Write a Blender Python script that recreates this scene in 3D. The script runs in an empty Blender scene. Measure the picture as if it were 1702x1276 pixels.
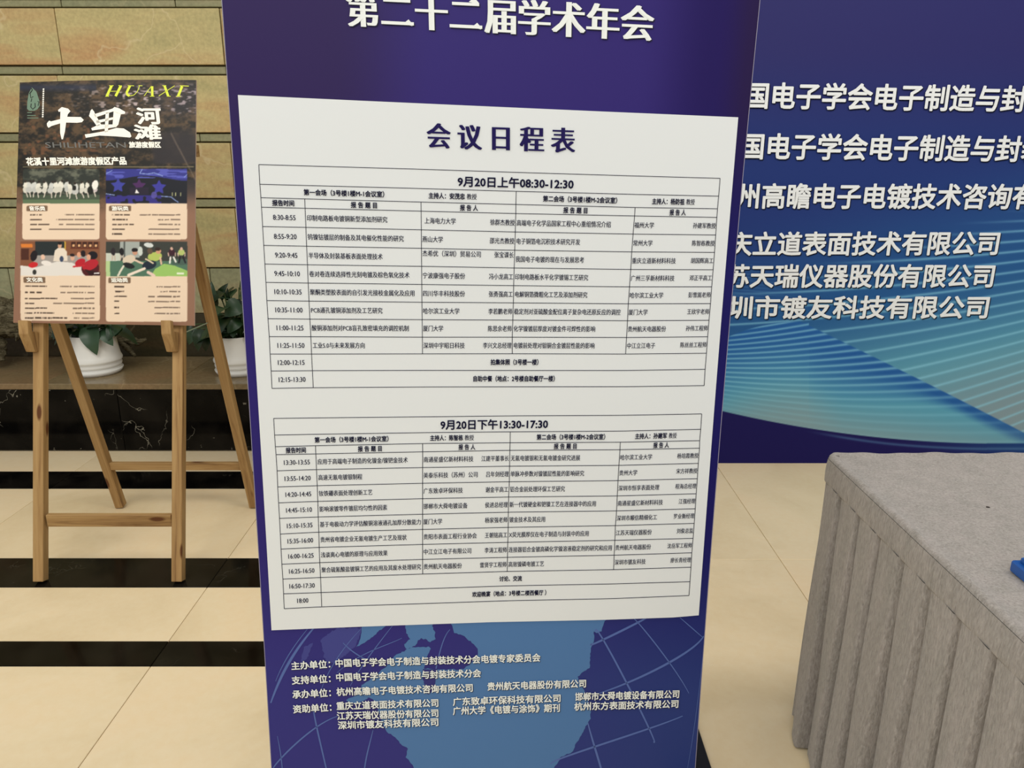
import bpy, bmesh, math, random
import numpy as np
from mathutils import Vector, Matrix
random.seed(7); rng = np.random.default_rng(7)
SC = bpy.context.scene
COL = SC.collection

# ------------------------------------------------------------------ camera, world, lights, exposure
F = 1280.0                      # focal length for a 1702 px wide frame
PITCH = math.atan(370.0 / F)
CH = 1.405                      # height of the phone above the floor
cp, sp = math.cos(PITCH), math.sin(PITCH)
cam = bpy.data.cameras.new('camera'); cam.sensor_width = 36; cam.lens = 36 * F / 1702
cam.clip_start = .02; cam.clip_end = 60
co = bpy.data.objects.new('camera', cam); COL.objects.link(co)
co.location = (0, 0, CH); co.rotation_euler = (math.pi / 2 - PITCH, 0, 0)
SC.camera = co

W = bpy.data.worlds.new('hall_light'); SC.world = W; W.use_nodes = True
W.node_tree.nodes['Background'].inputs[0].default_value = (.985, .99, 1, 1)
W.node_tree.nodes['Background'].inputs[1].default_value = .52

def area(name, loc, rot, sx, sy, power, col):
    l = bpy.data.lights.new(name, 'AREA'); l.shape = 'RECTANGLE'; l.size = sx; l.size_y = sy
    l.energy = power; l.color = col
    o = bpy.data.objects.new(name, l); COL.objects.link(o); o.location = loc; o.rotation_euler = rot
    return o
area('fill_light_front', (-.5, -2.0, 3.1), (math.radians(48), 0, 0), 3.6, 1.6, 52, (.98, .985, 1))  # added fill light behind the camera, evens the brightness of the display board
area('ceiling_panel_left', (-1.9, 1.0, 3.5), (math.radians(8), 0, 0), 1.8, 1.6, 50, (1, .96, .88))
area('fill_light_right', (1.9, 1.1, 3.3), (math.radians(48), 0, 0), 1.8, .9, 42, (1, .92, .82))  # added unseen fill light, tilted forward to brighten the backdrop
SC.view_settings.view_transform = 'Standard'; SC.view_settings.look = 'None'
SC.view_settings.exposure = 0.0; SC.view_settings.gamma = 1.0
SC.view_settings.use_curve_mapping = False

# ------------------------------------------------------------------ measuring helpers
def rays(u, v):
    u = np.asarray(u, float); v = np.asarray(v, float)
    x = (u - 851) / F; y = (v - 638) / F
    x, y = np.broadcast_arrays(x, y)
    return np.stack([x, cp - y * sp, -(sp + y * cp)], -1)
CAM = np.array([0, 0, CH])
class Plane:
    """n.(P-CAM) = -d ; off moves towards the viewer side"""
    def __init__(s, n, d): s.n = np.array(n, float) / np.linalg.norm(n); s.d = d / np.linalg.norm(n)
    def at(s, u, v, off=0.0):
        r = rays(u, v); k = -(s.d - off) / (r @ s.n)
        return CAM + r * k[..., None]
YAW, LEAN = math.radians(6.0), math.radians(2.75)
BAN = Plane((math.sin(YAW) * math.cos(LEAN), -math.cos(YAW) * math.cos(LEAN), math.sin(LEAN)), 1.42)
BD_Y = 3.48
BDP = Plane((0, -1, 0), BD_Y)
# easel plane: y = 2.36 + .3 z
EZ0, EZS = 2.36, .30
EAS = Plane((0, -1, EZS), EZ0 + EZS * CH)
def wall_at(u, v, Y):
    return Vector(Plane((0, -1, 0), Y).at(u, v))
def zfor(v, Y): return float(wall_at(851, v, Y).z)
def lean_slope(u, v): return (851 - u) / (5066 - v)

def lin(c):
    c = np.asarray(c, float) / 255.
    return np.where(c <= .04045, c / 12.92, ((c + .055) / 1.055) ** 2.4)
def L4(c, k=1): return tuple(np.clip(lin(c) * k, 0, 1)) + (1,)

# ------------------------------------------------------------------ object helpers
def tag(o, label=None, cat=None, group=None, kind=None):
    if label: o['label'] = label
    if cat: o['category'] = cat
    if group: o['group'] = group
    if kind: o['kind'] = kind
    return o
def thing(name, label, cat, loc=(0, 0, 0), group=None):
    o = bpy.data.objects.new(name, None); COL.objects.link(o); o.location = loc
    o.empty_display_size = .05
    return tag(o, label, cat, group)
def world_of(o):
    if o.parent is None: return o.matrix_basis.copy()
    return world_of(o.parent) @ o.matrix_parent_inverse @ o.matrix_basis
def link(name, me, m, parent=None, smooth=False):
    if m and not me.materials: me.materials.append(m)
    if smooth: me.polygons.foreach_set('use_smooth', [True] * len(me.polygons))
    o = bpy.data.objects.new(name, me); COL.objects.link(o)
    if parent is not None:
        o.parent = parent
        o.matrix_parent_inverse = world_of(parent).inverted()
    return o
def mesh(name, V, Fc, m, parent=None, smooth=False):
    me = bpy.data.meshes.new(name); me.from_pydata([tuple(p) for p in V], [], [tuple(f) for f in Fc]); me.update()
    return link(name, me, m, parent, smooth)
def bm_obj(name, bm, m, parent=None, smooth=False):
    me = bpy.data.meshes.new(name); bm.to_mesh(me); bm.free()
    return link(name, me, m, parent, smooth)
def bev(bm, r, seg=1):
    if r > 0: bmesh.ops.bevel(bm, geom=list(bm.edges), offset=r, segments=seg, affect='EDGES', profile=.7)
def box(name, x0, x1, y0, y1, z0, z1, m, parent=None, r=0, seg=1):
    bm = bmesh.new(); bmesh.ops.create_cube(bm, size=1)
    bmesh.ops.scale(bm, vec=(x1 - x0, y1 - y0, z1 - z0), verts=bm.verts)
    bev(bm, r, seg)
    o = bm_obj(name, bm, m, parent)
    o.location = ((x0 + x1) / 2, (y0 + y1) / 2, (z0 + z1) / 2)
    return o
def beam(name, A, B, w, d, m, parent=None, r=.002, side=(1, 0, 0)):
    """bar of width w (along side) and depth d between A and B, long axis local z"""
    A = Vector(A); B = Vector(B); z = (B - A); Ln = z.length; z.normalize()
    x = Vector(side); x = (x - z * x.dot(z)).normalized(); y = z.cross(x)
    bm = bmesh.new(); bmesh.ops.create_cube(bm, size=1)
    bmesh.ops.scale(bm, vec=(w, d, Ln), verts=bm.verts); bev(bm, r)
    o = bm_obj(name, bm, m, parent)
    M = Matrix((x, y, z)).transposed().to_4x4(); M.translation = (A + B) / 2
    o.matrix_basis = M
    return o

# ------------------------------------------------------------------ materials
def mat(name, c, rough=.6, spec=.3, metal=0):
    m = bpy.data.materials.new(name); m.use_nodes = True
    b = m.node_tree.nodes['Principled BSDF']
    b.inputs['Base Color'].default_value = c if len(c) == 4 else L4(c)
    b.inputs['Roughness'].default_value = rough; b.inputs['Specular IOR Level'].default_value = spec
    b.inputs['Metallic'].default_value = metal
    return m
class N:
    def __init__(s, m): s.t = m.node_tree; s.b = s.t.nodes['Principled BSDF']
    def new(s, k, **kw):
        n = s.t.nodes.new(k)
        for a, v in kw.items(): setattr(n, a, v)
        return n
    def l(s, a, b): s.t.links.new(a, b)
    def coord(s, scale=(1, 1, 1), kind='Object', rand=False):
        tc = s.new('ShaderNodeTexCoord'); mp = s.new('ShaderNodeMapping'); mp.inputs['Scale'].default_value = scale
        s.l(tc.outputs[kind], mp.inputs['Vector'])
        if rand:
            oi = s.new('ShaderNodeObjectInfo'); mu = s.new('ShaderNodeVectorMath', operation='SCALE')
            mu.inputs[0].default_value = (37, 53, 71); s.l(oi.outputs['Random'], mu.inputs['Scale'])
            s.l(mu.outputs[0], mp.inputs['Location'])
        return mp.outputs[0]
    def noise(s, vec, scale, detail=3, rough=.5, dist=0):
        n = s.new('ShaderNodeTexNoise'); n.inputs['Scale'].default_value = scale; n.inputs['Detail'].default_value = detail
        n.inputs['Roughness'].default_value = rough; n.inputs['Distortion'].default_value = dist
        s.l(vec, n.inputs['Vector']); return n.outputs['Fac']
    def ramp(s, fac, stops):
        r = s.new('ShaderNodeValToRGB'); e = r.color_ramp.elements
        while len(e) > 1: e.remove(e[-1])
        e[0].position = stops[0][0]; e[0].color = stops[0][1]
        for p, c in stops[1:]:
            k = e.new(p); k.color = c
        s.l(fac, r.inputs[0]); return r.outputs[0]
    def mix(s, fac, a, b, mode='MIX'):
        n = s.new('ShaderNodeMix', data_type='RGBA', blend_type=mode)
        if isinstance(fac, (int, float)): n.inputs[0].default_value = fac
        else: s.l(fac, n.inputs[0])
        for i, x in ((6, a), (7, b)):
            if isinstance(x, tuple): n.inputs[i].default_value = x
            else: s.l(x, n.inputs[i])
        return n.outputs[2]
    def bump(s, h, strength, dist=.01):
        n = s.new('ShaderNodeBump'); n.inputs['Strength'].default_value = strength; n.inputs['Distance'].default_value = dist
        s.l(h, n.inputs['Height']); s.l(n.outputs[0], s.b.inputs['Normal'])
def g(x): return (x, x, x, 1)

def stone_mat(name, a, b, c, veins=.5, rand=True, rough=.5):
    m = mat(name, (150, 130, 90), rough, .25); n = N(m)
    v = n.coord((1, 1, 1), rand=rand)
    v2 = n.coord((.8, 1, 3.4), rand=rand)
    f = n.noise(v2, 1.7, 4, .5, .7)
    col = n.ramp(f, [(.28, L4(a)), (.5, L4(b)), (.68, L4(c)), (.8, L4(b))])
    f3 = n.noise(v, 60, 3, .6)
    col = n.mix(.22, col, n.ramp(f3, [(.3, g(.25)), (.7, g(.85))]), 'OVERLAY')
    vo = n.new('ShaderNodeTexVoronoi', feature='DISTANCE_TO_EDGE'); vo.inputs['Scale'].default_value = 1.7
    dn = n.new('ShaderNodeTexNoise'); dn.inputs['Scale'].default_value = 3.5; dn.inputs['Detail'].default_value = 4
    n.l(v, dn.inputs['Vector'])
    ad = n.new('ShaderNodeMix', data_type='RGBA', blend_type='LINEAR_LIGHT'); ad.inputs[0].default_value = .22
    n.l(v, ad.inputs[6]); n.l(dn.outputs['Color'], ad.inputs[7]); n.l(ad.outputs[2], vo.inputs['Vector'])
    vm = n.ramp(vo.outputs['Distance'], [(0, g(veins)), (.012, g(0))])
    col = n.mix(vm, col, L4((222, 205, 160)))
    oi = n.new('ShaderNodeObjectInfo')
    br = n.ramp(oi.outputs['Random'], [(0, g(.82)), (1, g(1.0))])
    col = n.mix(1.0, col, br, 'MULTIPLY')
    n.l(col, n.b.inputs['Base Color']); n.bump(n.noise(v, 28, 4, .6), .35, .004)
    return m
M_STONE = stone_mat('tan_sandstone', (180, 170, 118), (198, 180, 126), (194, 154, 106), .5)
M_BAND = stone_mat('grey_green_stone', (136, 138, 106), (150, 148, 112), (158, 150, 116), .15)
M_TILE = stone_mat('pale_green_stone', (148, 150, 116), (164, 162, 124), (172, 158, 120), .4)
M_LOW = stone_mat('shaded_brown_stone', (52, 48, 34), (66, 60, 42), (78, 64, 44), .1, rough=.25)  # dark olive lower course; shade under driftwood and plants put into its colour
M_GROUT = mat('grout', (82, 72, 46), .9, .1)

def black_marble(name, veins=1.0):
    m = mat(name, (10, 9, 8), .1, .1); n = N(m)
    v = n.coord((1, 1, 1), rand=True)
    vo = n.new('ShaderNodeTexVoronoi', feature='DISTANCE_TO_EDGE'); vo.inputs['Scale'].default_value = 2.6
    dn = n.new('ShaderNodeTexNoise'); dn.inputs['Scale'].default_value = 4; dn.inputs['Detail'].default_value = 5
    n.l(v, dn.inputs['Vector'])
    ad = n.new('ShaderNodeMix', data_type='RGBA', blend_type='LINEAR_LIGHT'); ad.inputs[0].default_value = .35
    n.l(v, ad.inputs[6]); n.l(dn.outputs['Color'], ad.inputs[7]); n.l(ad.outputs[2], vo.inputs['Vector'])
    line = n.ramp(vo.outputs['Distance'], [(0, g(1)), (.006, g(0))])
    msk = n.ramp(n.noise(v, 5, 2), [(.50, g(0)), (.62, g(veins))])
    f = n.mix(1.0, line, msk, 'MULTIPLY')
    spk = n.ramp(n.noise(v, 38, 3), [(.72, g(0)), (.76, g(.6 * veins))])
    f = n.mix(1.0, f, spk, 'ADD')
    col = n.mix(f, n.ramp(n.noise(v, 6, 4), [(.4, L4((7, 6, 5))), (.75, L4((30, 27, 22)))]), L4((150, 145, 128)))
    n.l(col, n.b.inputs['Base Color']); return m
M_MARBLE = black_marble('black_marble')
M_STRIP = black_marble('black_floor_stone', .12)

def floor_mat():
    m = mat('beige_floor_stone', (226, 204, 160), .3, .25); n = N(m)
    v = n.coord((1, 1, 1), rand=True)
    c = n.ramp(n.noise(v, 1.6, 4, .55, .8), [(.3, L4((224, 203, 162))), (.5, L4((236, 216, 177))), (.72, L4((240, 216, 176)))])
    c = n.mix(.12, c, n.ramp(n.noise(v, 45, 3, .6), [(.3, g(.3)), (.7, g(.7))]), 'OVERLAY')
    n.l(c, n.b.inputs['Base Color']); return m
M_FLOOR = floor_mat()
M_JOINT = mat('floor_joint', (120, 96, 62), .8, .1)

def wood_mat():
    m = mat('pine_wood', (170, 128, 74), .55, .25); n = N(m)
    v = n.coord((30, 30, 1.6), rand=True)
    f = n.noise(v, 1.6, 5, .6, .6)
    c = n.ramp(f, [(.28, L4((112, 80, 46))), (.45, L4((158, 124, 78))), (.62, L4((174, 141, 92))), (.8, L4((138, 102, 60)))])
    vo = n.new('ShaderNodeTexVoronoi'); vo.inputs['Scale'].default_value = 1.0
    n.l(n.coord((16, 16, 5), rand=True), vo.inputs['Vector'])
    k = n.ramp(vo.outputs['Distance'], [(.10, g(1)), (.17, g(0))])
    c = n.mix(k, c, L4((92, 54, 26)))
    n.l(c, n.b.inputs['Base Color']); n.bump(f, .25, .002); return m
M_WOOD = wood_mat()

def fabric_mat():
    m = mat('grey_plush_fabric', (150, 144, 132), .95, .1); n = N(m)
    v = n.coord((1, 1, .28))
    f = n.noise(v, 230, 3, .65, .6); f2 = n.noise(v, 30, 3)
    c = n.ramp(f, [(.3, L4((128, 123, 116))), (.7, L4((176, 170, 163)))])
    c = n.mix(.25, c, n.ramp(f2, [(.3, L4((130, 126, 116))), (.7, L4((176, 164, 158)))]))
    n.l(c, n.b.inputs['Base Color']); n.bump(f, .55, .004)
    n.b.inputs['Sheen Weight'].default_value = .25
    return m
M_FAB = fabric_mat()

def vcol_mat(name, rough=.5, spec=.2):
    m = mat(name, (128, 128, 128), rough, spec); n = N(m)
    a = n.new('ShaderNodeVertexColor'); a.layer_name = 'print'
    n.l(a.outputs[0], n.b.inputs['Base Color']); return m
M_BANP = vcol_mat('banner_print', .38, .12)
M_BDP = vcol_mat('backdrop_print', .5, .08)
M_POSP = vcol_mat('poster_print', .4, .2)

# ------------------------------------------------------------------ flat print on planes
def grid_print(name, U, V, colors, plane, off, m, parent):
    """U,V: (rows, cols) positions; colors sRGB 0..255 (rows, cols, 3)"""
    P = plane.at(U, V, off).reshape(-1, 3); r, c = U.shape
    i = np.arange(r * c).reshape(r, c)
    q = np.stack([i[1:, :-1], i[1:, 1:], i[:-1, 1:], i[:-1, :-1]], -1).reshape(-1, 4)
    me = bpy.data.meshes.new(name)
    me.vertices.add(len(P)); me.vertices.foreach_set('co', P.ravel())
    me.loops.add(q.size); me.loops.foreach_set('vertex_index', q.ravel().astype(np.int32))
    me.polygons.add(len(q)); me.polygons.foreach_set('loop_start', np.arange(0, q.size, 4, dtype=np.int32))
    me.update(calc_edges=True)
    at = me.color_attributes.new('print', 'FLOAT_COLOR', 'POINT')
    cc = np.ones((r * c, 4)); cc[:, :3] = lin(np.clip(colors, 0, 255)).reshape(-1, 3)
    at.data.foreach_set('color', cc.ravel().astype(np.float32))
    return link(name, me, m, parent)
class Ink:
    """collects flat shapes in photo-frame pixels and puts them on a plane as one mesh"""
    def __init__(s): s.P = []; s.F = []; s.off = []; s.n = 0
    def add(s, uv, faces, off):
        uv = np.asarray(uv, float); s.P.append(uv); s.off.append(np.broadcast_to(np.asarray(off, float), (len(uv),)))
        s.F += [tuple(k + s.n for k in f) for f in faces]; s.n += len(uv)
    def poly(s, pts, off): s.add(pts, [tuple(range(len(pts)))], off)
    def line(s, pts, w, off):
        p = np.array(pts, float); d = np.gradient(p, axis=0); d /= np.linalg.norm(d, axis=1)[:, None] + 1e-9
        nn = np.stack([-d[:, 1], d[:, 0]], -1)
        w = np.broadcast_to(np.asarray(w, float), (len(p),))[:, None] / 2
        k = len(p); s.add(np.vstack([p + nn * w, p - nn * w]), [(i, i + 1, k + i + 1, k + i) for i in range(k - 1)], off)
    def build(s, name, plane, m, parent):
        uv = np.vstack(s.P); off = np.concatenate(s.off)
        r = rays(uv[:, 0], uv[:, 1]); k = -(plane.d - off) / (r @ plane.n)
        return mesh(name, CAM + r * k[:, None], s.F, m, parent)
_fc = bpy.data.curves.new('glyph', 'FONT'); _fo = bpy.data.objects.new('glyph', _fc); COL.objects.link(_fo)
_gl = {}
def glyph(ch, bold):
    key = (ch, bold)
    if key not in _gl:
        def get(s, off):
            _fc.body = s; _fc.offset = off; _fc.size = 1; _fc.resolution_u = 2
            dg = bpy.context.evaluated_depsgraph_get()
            me = bpy.data.meshes.new_from_object(_fo.evaluated_get(dg))
            c = np.zeros(len(me.vertices) * 3); me.vertices.foreach_get('co', c)
            f = [tuple(p.vertices) for p in me.polygons]; bpy.data.meshes.remove(me)
            return c.reshape(-1, 3)[:, :2], f
        if ch in ' \u3000': _gl[key] = (np.zeros((0, 2)), [], .3)
        else:
            c, f = get(ch, bold)
            adv = 1.0 if ord(ch) > 0x2000 else (get(ch + 'l', 0)[0][:, 0].max() - get('l', 0)[0][:, 0].max())
            _gl[key] = (c, f, adv)
    return _gl[key]
def text(ink, s, u0, u1, vfun, em, bold=0, off=.001, pitch=None, align='l', copies=((0, 0),), center=.38, shear=lean_slope, slant=0, gap=0, zstep=.00007):
    """u0..u1 fit; or pitch px per em with align l/r/c at u0. vfun(u) is the middle line"""
    x = 0; V = []; Fc = []; n = 0; OO = []
    if bold > 0 and copies == ((0, 0),):
        if bold < .019: copies = ((-bold, 0), (bold, 0))
        else: copies = ((0, 0),) + tuple((bold * math.cos(k * math.pi / 4 + .39), bold * math.sin(k * math.pi / 4 + .39)) for k in range(8))
    for ch in s:
        c, f, a = glyph(ch, 0)
        for k, (dx, dy) in enumerate(copies):
            if len(c):
                q = c + [x + dx, dy]; V.append(q); OO.append(np.full(len(q), off + k * zstep)); Fc += [tuple(i + n for i in t) for t in f]; n += len(q)
        x += a + gap
    V = np.vstack(V); x0, x1 = V[:, 0].min(), V[:, 0].max()
    if pitch: sx = pitch; base = {'l': u0, 'r': u0 - (x - gap) * sx, 'c': u0 - (x0 + x1) / 2 * sx}[align]; px = base + V[:, 0] * sx
    else: sx = (u1 - u0) / (x1 - x0); px = u0 + (V[:, 0] - x0) * sx
    gy = -(V[:, 1] - center) * em
    mid = vfun(px)
    vv = mid + gy
    uu = px + (shear(px, mid) - slant) * gy
    ink.add(np.stack([uu, vv], -1), Fc, np.concatenate(OO))
def lv(u0, v0, u1, v1): return lambda u: v0 + (v1 - v0) * (u - u0) / (u1 - u0)
HEAVY = tuple((k * .014, 0) for k in (-3, -2, -1, 0, 1, 2, 3))

# ================================================================== SETTING
def struct(o): return tag(o, kind='structure')
YS = [-2.53, -1.52, -.505, .51, 1.523, 1.917, 2.039, 2.347, 2.551, 3.177, 3.378, 3.66, 4.3]
KS = ['f', 'f', 'f', 'f', 'f', 's', 'f', 's', 'f', 's', 'f', 'f']
XS = [-4.11, -3.08, -2.065, -1.047, -.03, .985, 2.0, 3.02]
fl = struct(box('floor', -4.3, 3.3, -2.7, 4.45, -.06, -.0042, M_JOINT))
def tile(x0, x1, y0, y1, m):
    r = .0009
    return box('floor_tile', x0 + r, x1 - r, y0 + r, y1 - r, -.02, 0, m, fl, .0012)
for i in range(len(XS) - 1):
    if XS[i] < -.5:
        for j, k in enumerate(KS): tile(XS[i], XS[i + 1], YS[j], YS[j + 1], M_FLOOR if k == 'f' else M_STRIP)
    else:
        ys = [-2.53, -1.52, -.505, .51, 1.523, 2.54, 3.553, 4.3]
        for a, b in zip(ys, ys[1:]): tile(XS[i], XS[i + 1], a, b, M_FLOOR)
for o in fl.children:
    if o.data.materials[0] is M_STRIP: tag(o, 'polished black stone strip')

# back wall: real courses of stone
WY = 4.2
wb = struct(box('wall_back', -4.3, 3.3, WY + .022, WY + .2, 0, 3.2, M_GROUT))
def zz(v): return zfor(v, WY)
def xx(u, v): return float(wall_at(u, v, WY).x)
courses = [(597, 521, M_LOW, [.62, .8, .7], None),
           (521, 446, M_TILE, [.31, .28, .33], [18, 351]),
           (444.5, 346, M_STONE, [.95, .8, 1.1], [-60, 205, 395]),
           (344.5, 331, M_BAND, [.6, .9], [60, 300]),
           (329.5, 237, M_STONE, [.8, .9, .7], [-150, 120, 387]),
           (235.5, 222, M_BAND, [.9, .6], [80, 331]),
           (220.5, 125, M_STONE, [.8, .95], [102, 385]),
           (123.5, 110, M_BAND, [.7, 1], [102, 375]),
           (108, 13, M_STONE, [.9, .8], [-190, 97, 369]),
           (11.5, -1, M_BAND, [.8, .7], [100, 290]),
           (-2.5, -105, M_STONE, [.85, .95], [40, 330]),
           (-107, -122, M_BAND, [.8, .7], [90, 330]),
           (-124, -240, M_STONE, [.85, .95], [0, 290])]
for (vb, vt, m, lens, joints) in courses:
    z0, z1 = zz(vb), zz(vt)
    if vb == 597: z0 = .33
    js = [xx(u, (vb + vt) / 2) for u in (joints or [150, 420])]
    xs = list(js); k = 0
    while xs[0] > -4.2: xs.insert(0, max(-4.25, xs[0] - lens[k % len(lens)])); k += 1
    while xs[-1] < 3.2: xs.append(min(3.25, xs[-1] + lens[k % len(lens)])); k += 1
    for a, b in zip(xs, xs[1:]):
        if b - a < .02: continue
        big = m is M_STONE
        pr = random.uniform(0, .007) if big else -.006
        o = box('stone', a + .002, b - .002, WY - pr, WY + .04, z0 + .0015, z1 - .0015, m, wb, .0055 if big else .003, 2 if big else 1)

# planter ledge in front of the wall
LZ = .354
ld = struct(box('trim_1', -4.25, .95, 3.655, WY, 0, LZ - .03, M_GROUT))
M_LEDGE = stone_mat('brown_ledge_stone', (122, 108, 80), (136, 118, 86), (144, 116, 84), .15, rough=.2)
xs = [-4.25, -3.0, -2.32, -1.67, -1.05, -.4, .3, .95]
for a, b in zip(xs, xs[1:]):
    tag(box('ledge_slab', a + .001, b - .001, 3.637, WY - .008, LZ - .03, LZ, M_LEDGE, ld, .003), 'brown polished ledge slab')
xs = [-4.25, -3.2, -1.95, -.7, .4, .95]
for a, b in zip(xs, xs[1:]):
    tag(box('marble_panel', a + .001, b - .001, 3.637, 3.66, .006, LZ - .031, M_MARBLE, ld, .002), 'black marble facing with white veins')

# ================================================================== BACKDROP (right)
bd = thing('event_backdrop', 'large blue printed backdrop with white Chinese company names and teal wave lines', 'backdrop', (1.6, BD_Y + .05, 0))
def smooth(a, b, x):
    t = np.clip((x - a) / (b - a), 0, 1); return t * t * (3 - 2 * t)
def mixc(a, b, t): return a * (1 - t[..., None]) + b * t[..., None]
def C(*c): return np.array(c, float)
def bd_color(u, v):
    X = (u - 1160) * 3.14; Y = (v - 480) * 3.14
    sh = u.shape
    col = np.broadcast_to(C(47, 47, 102), sh + (3,)).copy()
    col = mixc(col, C(38, 56, 116), smooth(60, 300, v))
    col = mixc(col, C(40, 88, 142), smooth(300, 520, v + (u - 1400) * .25))
    col = mixc(col, C(92, 156, 178), smooth(470, 640, v + (u - 1500) * .22))
    col = mixc(col, C(130, 152, 160), smooth(560, 720, v + (u - 1600) * .3))
    # wave lines, upper family
    dx = 1600 - X; s = (Y - .16 * dx + .00004 * dx * dx) / (1 + dx * .00034)
    ph = (s / 54.) % 1
    wd = .055 + .045 * smooth(300, 1400, X)
    ln = np.exp(-((ph - .5) / (wd + .02)) ** 2) * smooth(-230, -60, Y + (X - 900) * .28) 
    col = mixc(col, C(140, 204, 226), ln * .6)
    # thin lines at the upper left
    ph2 = ((Y + .00009 * (X - 700) ** 2) / 17.) % 1
    l2 = np.exp(-((ph2 - .5) / .2) ** 2) * smooth(-160, -60, Y) * (1 - smooth(100, 190, Y)) * (1 - smooth(250, 620, X))
    col = mixc(col, C(70, 120, 170), l2 * .5)
    # lower sheet
    edge = np.where(u < 1330, 534 + (1330 - u) ** 2 * .0018, 534 + (u - 1330) * .475 + (u - 1330) ** 2 * .00006)
    edge = np.where((u >= 1315) & (u < 1345), np.minimum(edge, 536), edge)
    inside = smooth(-1.2, 1.2, v - edge)
    dd = v - edge
    base = np.broadcast_to(C(38, 92, 158), sh + (3,)).copy()
    wr = 110 * (1 - smooth(1330, 1600, u)) + 22
    base = mixc(base, C(88, 158, 184), smooth(.08, 1, (dd + np.clip(1300 - u, -60, 200) * .10) / wr))
    base = mixc(base, C(128, 158, 166), smooth(80, 170, dd + np.clip(u - 1400, 0, 300) * .35))
    t = (X - 150) / 1200; y0 = (Y + 380 * t + 8e-5 * (X - 150) ** 2) / (1 + t)
    ph = (y0 / 23.5) % 1
    la = np.exp(-((ph - .5) / .19) ** 2) * (1 - .75 * smooth(430, 640, y0))
    base = mixc(base, C(142, 206, 226), la * .62)
    col = mixc(col, base, inside)
    # bottom swoosh
    sw = 683 + (u - 1201) * .235 - (u - 1201) ** 2 * .000256
    sw = np.where(u > 1640, 736.5 + 0 * u, sw)
    bot = np.broadcast_to(C(30, 26, 84), sh + (3,)).copy()
    bot = mixc(bot, C(34, 66, 122), smooth(1480, 1720, u - (v - 740) * 2))
    rim = np.exp(-((v - sw - 5 - smooth(1300, 1500, u) * 4) / 2.2) ** 2) * smooth(1330, 1420, u)
    bot = mixc(bot, C(80, 120, 160), rim * .6)
    col = mixc(col, bot, smooth(-1, 1, v - sw))
    return col
def bd_grid(u0, u1, v0, v1, st):
    return np.meshgrid(np.arange(u0, u1 + .01, st), np.arange(v0, v1 + .01, st))
VB = 770.6
VT = -560.
U, V = bd_grid(1060, 2200, VT, VB + 5, 14); V = np.clip(V, VT, VB)
grid_print('print_panel', U, V, bd_color(U, V), BDP, 0, M_BDP, bd)
U, V = bd_grid(1175, 1735, 330, VB, 1.35); V[-1, :] = VB
grid_print('wave_print', U, V, bd_color(U, V), BDP, .0015, M_BDP, bd)
pl = [BDP.at(np.array(1060.), np.array(VB)), BDP.at(np.array(2200.), np.array(VB)), BDP.at(np.array(1060.), np.array(VT))]
M_FRAME = mat('frame_black', (20, 20, 26), .5, .3)
M_WHITE = mat('white_edge', (225, 225, 220), .5, .3)
box('frame', pl[0][0] + .01, pl[1][0] - .01, BD_Y + .004, BD_Y + .04, 0.012, pl[2][2] - .01, M_FRAME, bd)
box('base_rail', pl[0][0], pl[1][0], BD_Y + .001, BD_Y + .06, 0, .012, M_FRAME, bd)
M_LET = mat('white_lettering', (232, 236, 236), .6, .15)
M_SHD = mat('dark_lettering_edge', (24, 26, 44), .6, .1)
rows = [('中国电子学会电子制造与封装技术分会', 1194.6, 42.7, 46, (1258, 158.5, 1690, 164.2)),
        ('中国电子学会电子制造与封装技术分会', 1187.0, 42.6, 45.5, (1250, 242.8, 1690, 247.3)),
        ('杭州高瞻电子电镀技术咨询有限公司', 1181.6, 41.75, 44, (1244, 325.7, 1690, 326.6)),
        ('重庆立道表面技术有限公司', 1168.0, 41.35, 41.5, (1235, 405.2, 1650, 404)),
        ('江苏天瑞仪器股份有限公司', 1164.5, 40.95, 41, (1232, 458.6, 1650, 458.2)),
        ('深圳市镀友科技有限公司', 1165.8, 43.75, 40, (1232, 510.8, 1640, 510.2))]
I1, I2 = Ink(), Ink()
for s, u0, pitch, em, a in rows:
    text(I1, s, u0, 0, lv(*a), em, .026, .0060, pitch=pitch, zstep=.0003)
    a2 = (a[0], a[1] + 1.5, a[2], a[3] + 1.5)
    text(I2, s, u0 + 1.3, 0, lv(*a2), em, .028, .0025, pitch=pitch, zstep=.0003)
tag(I2.build('lettering_shadow', BDP, M_SHD, bd), 'dark printed edge of the lettering')
tag(I1.build('lettering', BDP, M_LET, bd), 'white Chinese company names')

# ================================================================== BANNER (centre)
bn = thing('display_board', 'tall dark blue display board with white paper conference timetable, between easel and table', 'sign', (0, 1.4, 0))
LV = np.array([0, 332, 520, 850, 1276.]); LU = np.array([368, 390.6, 404.2, 424.6, 450.6])
RV = np.array([0, 375, 499, 876, 976, 1271.]); RU = np.array([1264, 1228, 1216, 1186, 1177.6, 1156.3])
lf = np.polyfit(LV, LU, 2); rf = np.polyfit(RV, RU, 2)
def uL(v):
    v = np.asarray(v, float); vc = np.clip(v, 0, 1276); return np.polyval(lf, vc) + (v - vc) * np.where(v < 0, .066, .062)
def uR(v):
    v = np.asarray(v, float); vc = np.clip(v, 0, 1276); return np.polyval(rf, vc) + (v - vc) * np.where(v < 0, -.092, -.073)
BV0, BV1 = -330., 1352.
vs = np.linspace(BV0, BV1, 85); ts = np.linspace(0, 1, 61)
TV, VV = np.meshgrid(ts, vs); UU = uL(VV) * (1 - TV) + uR(VV) * TV
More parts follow.
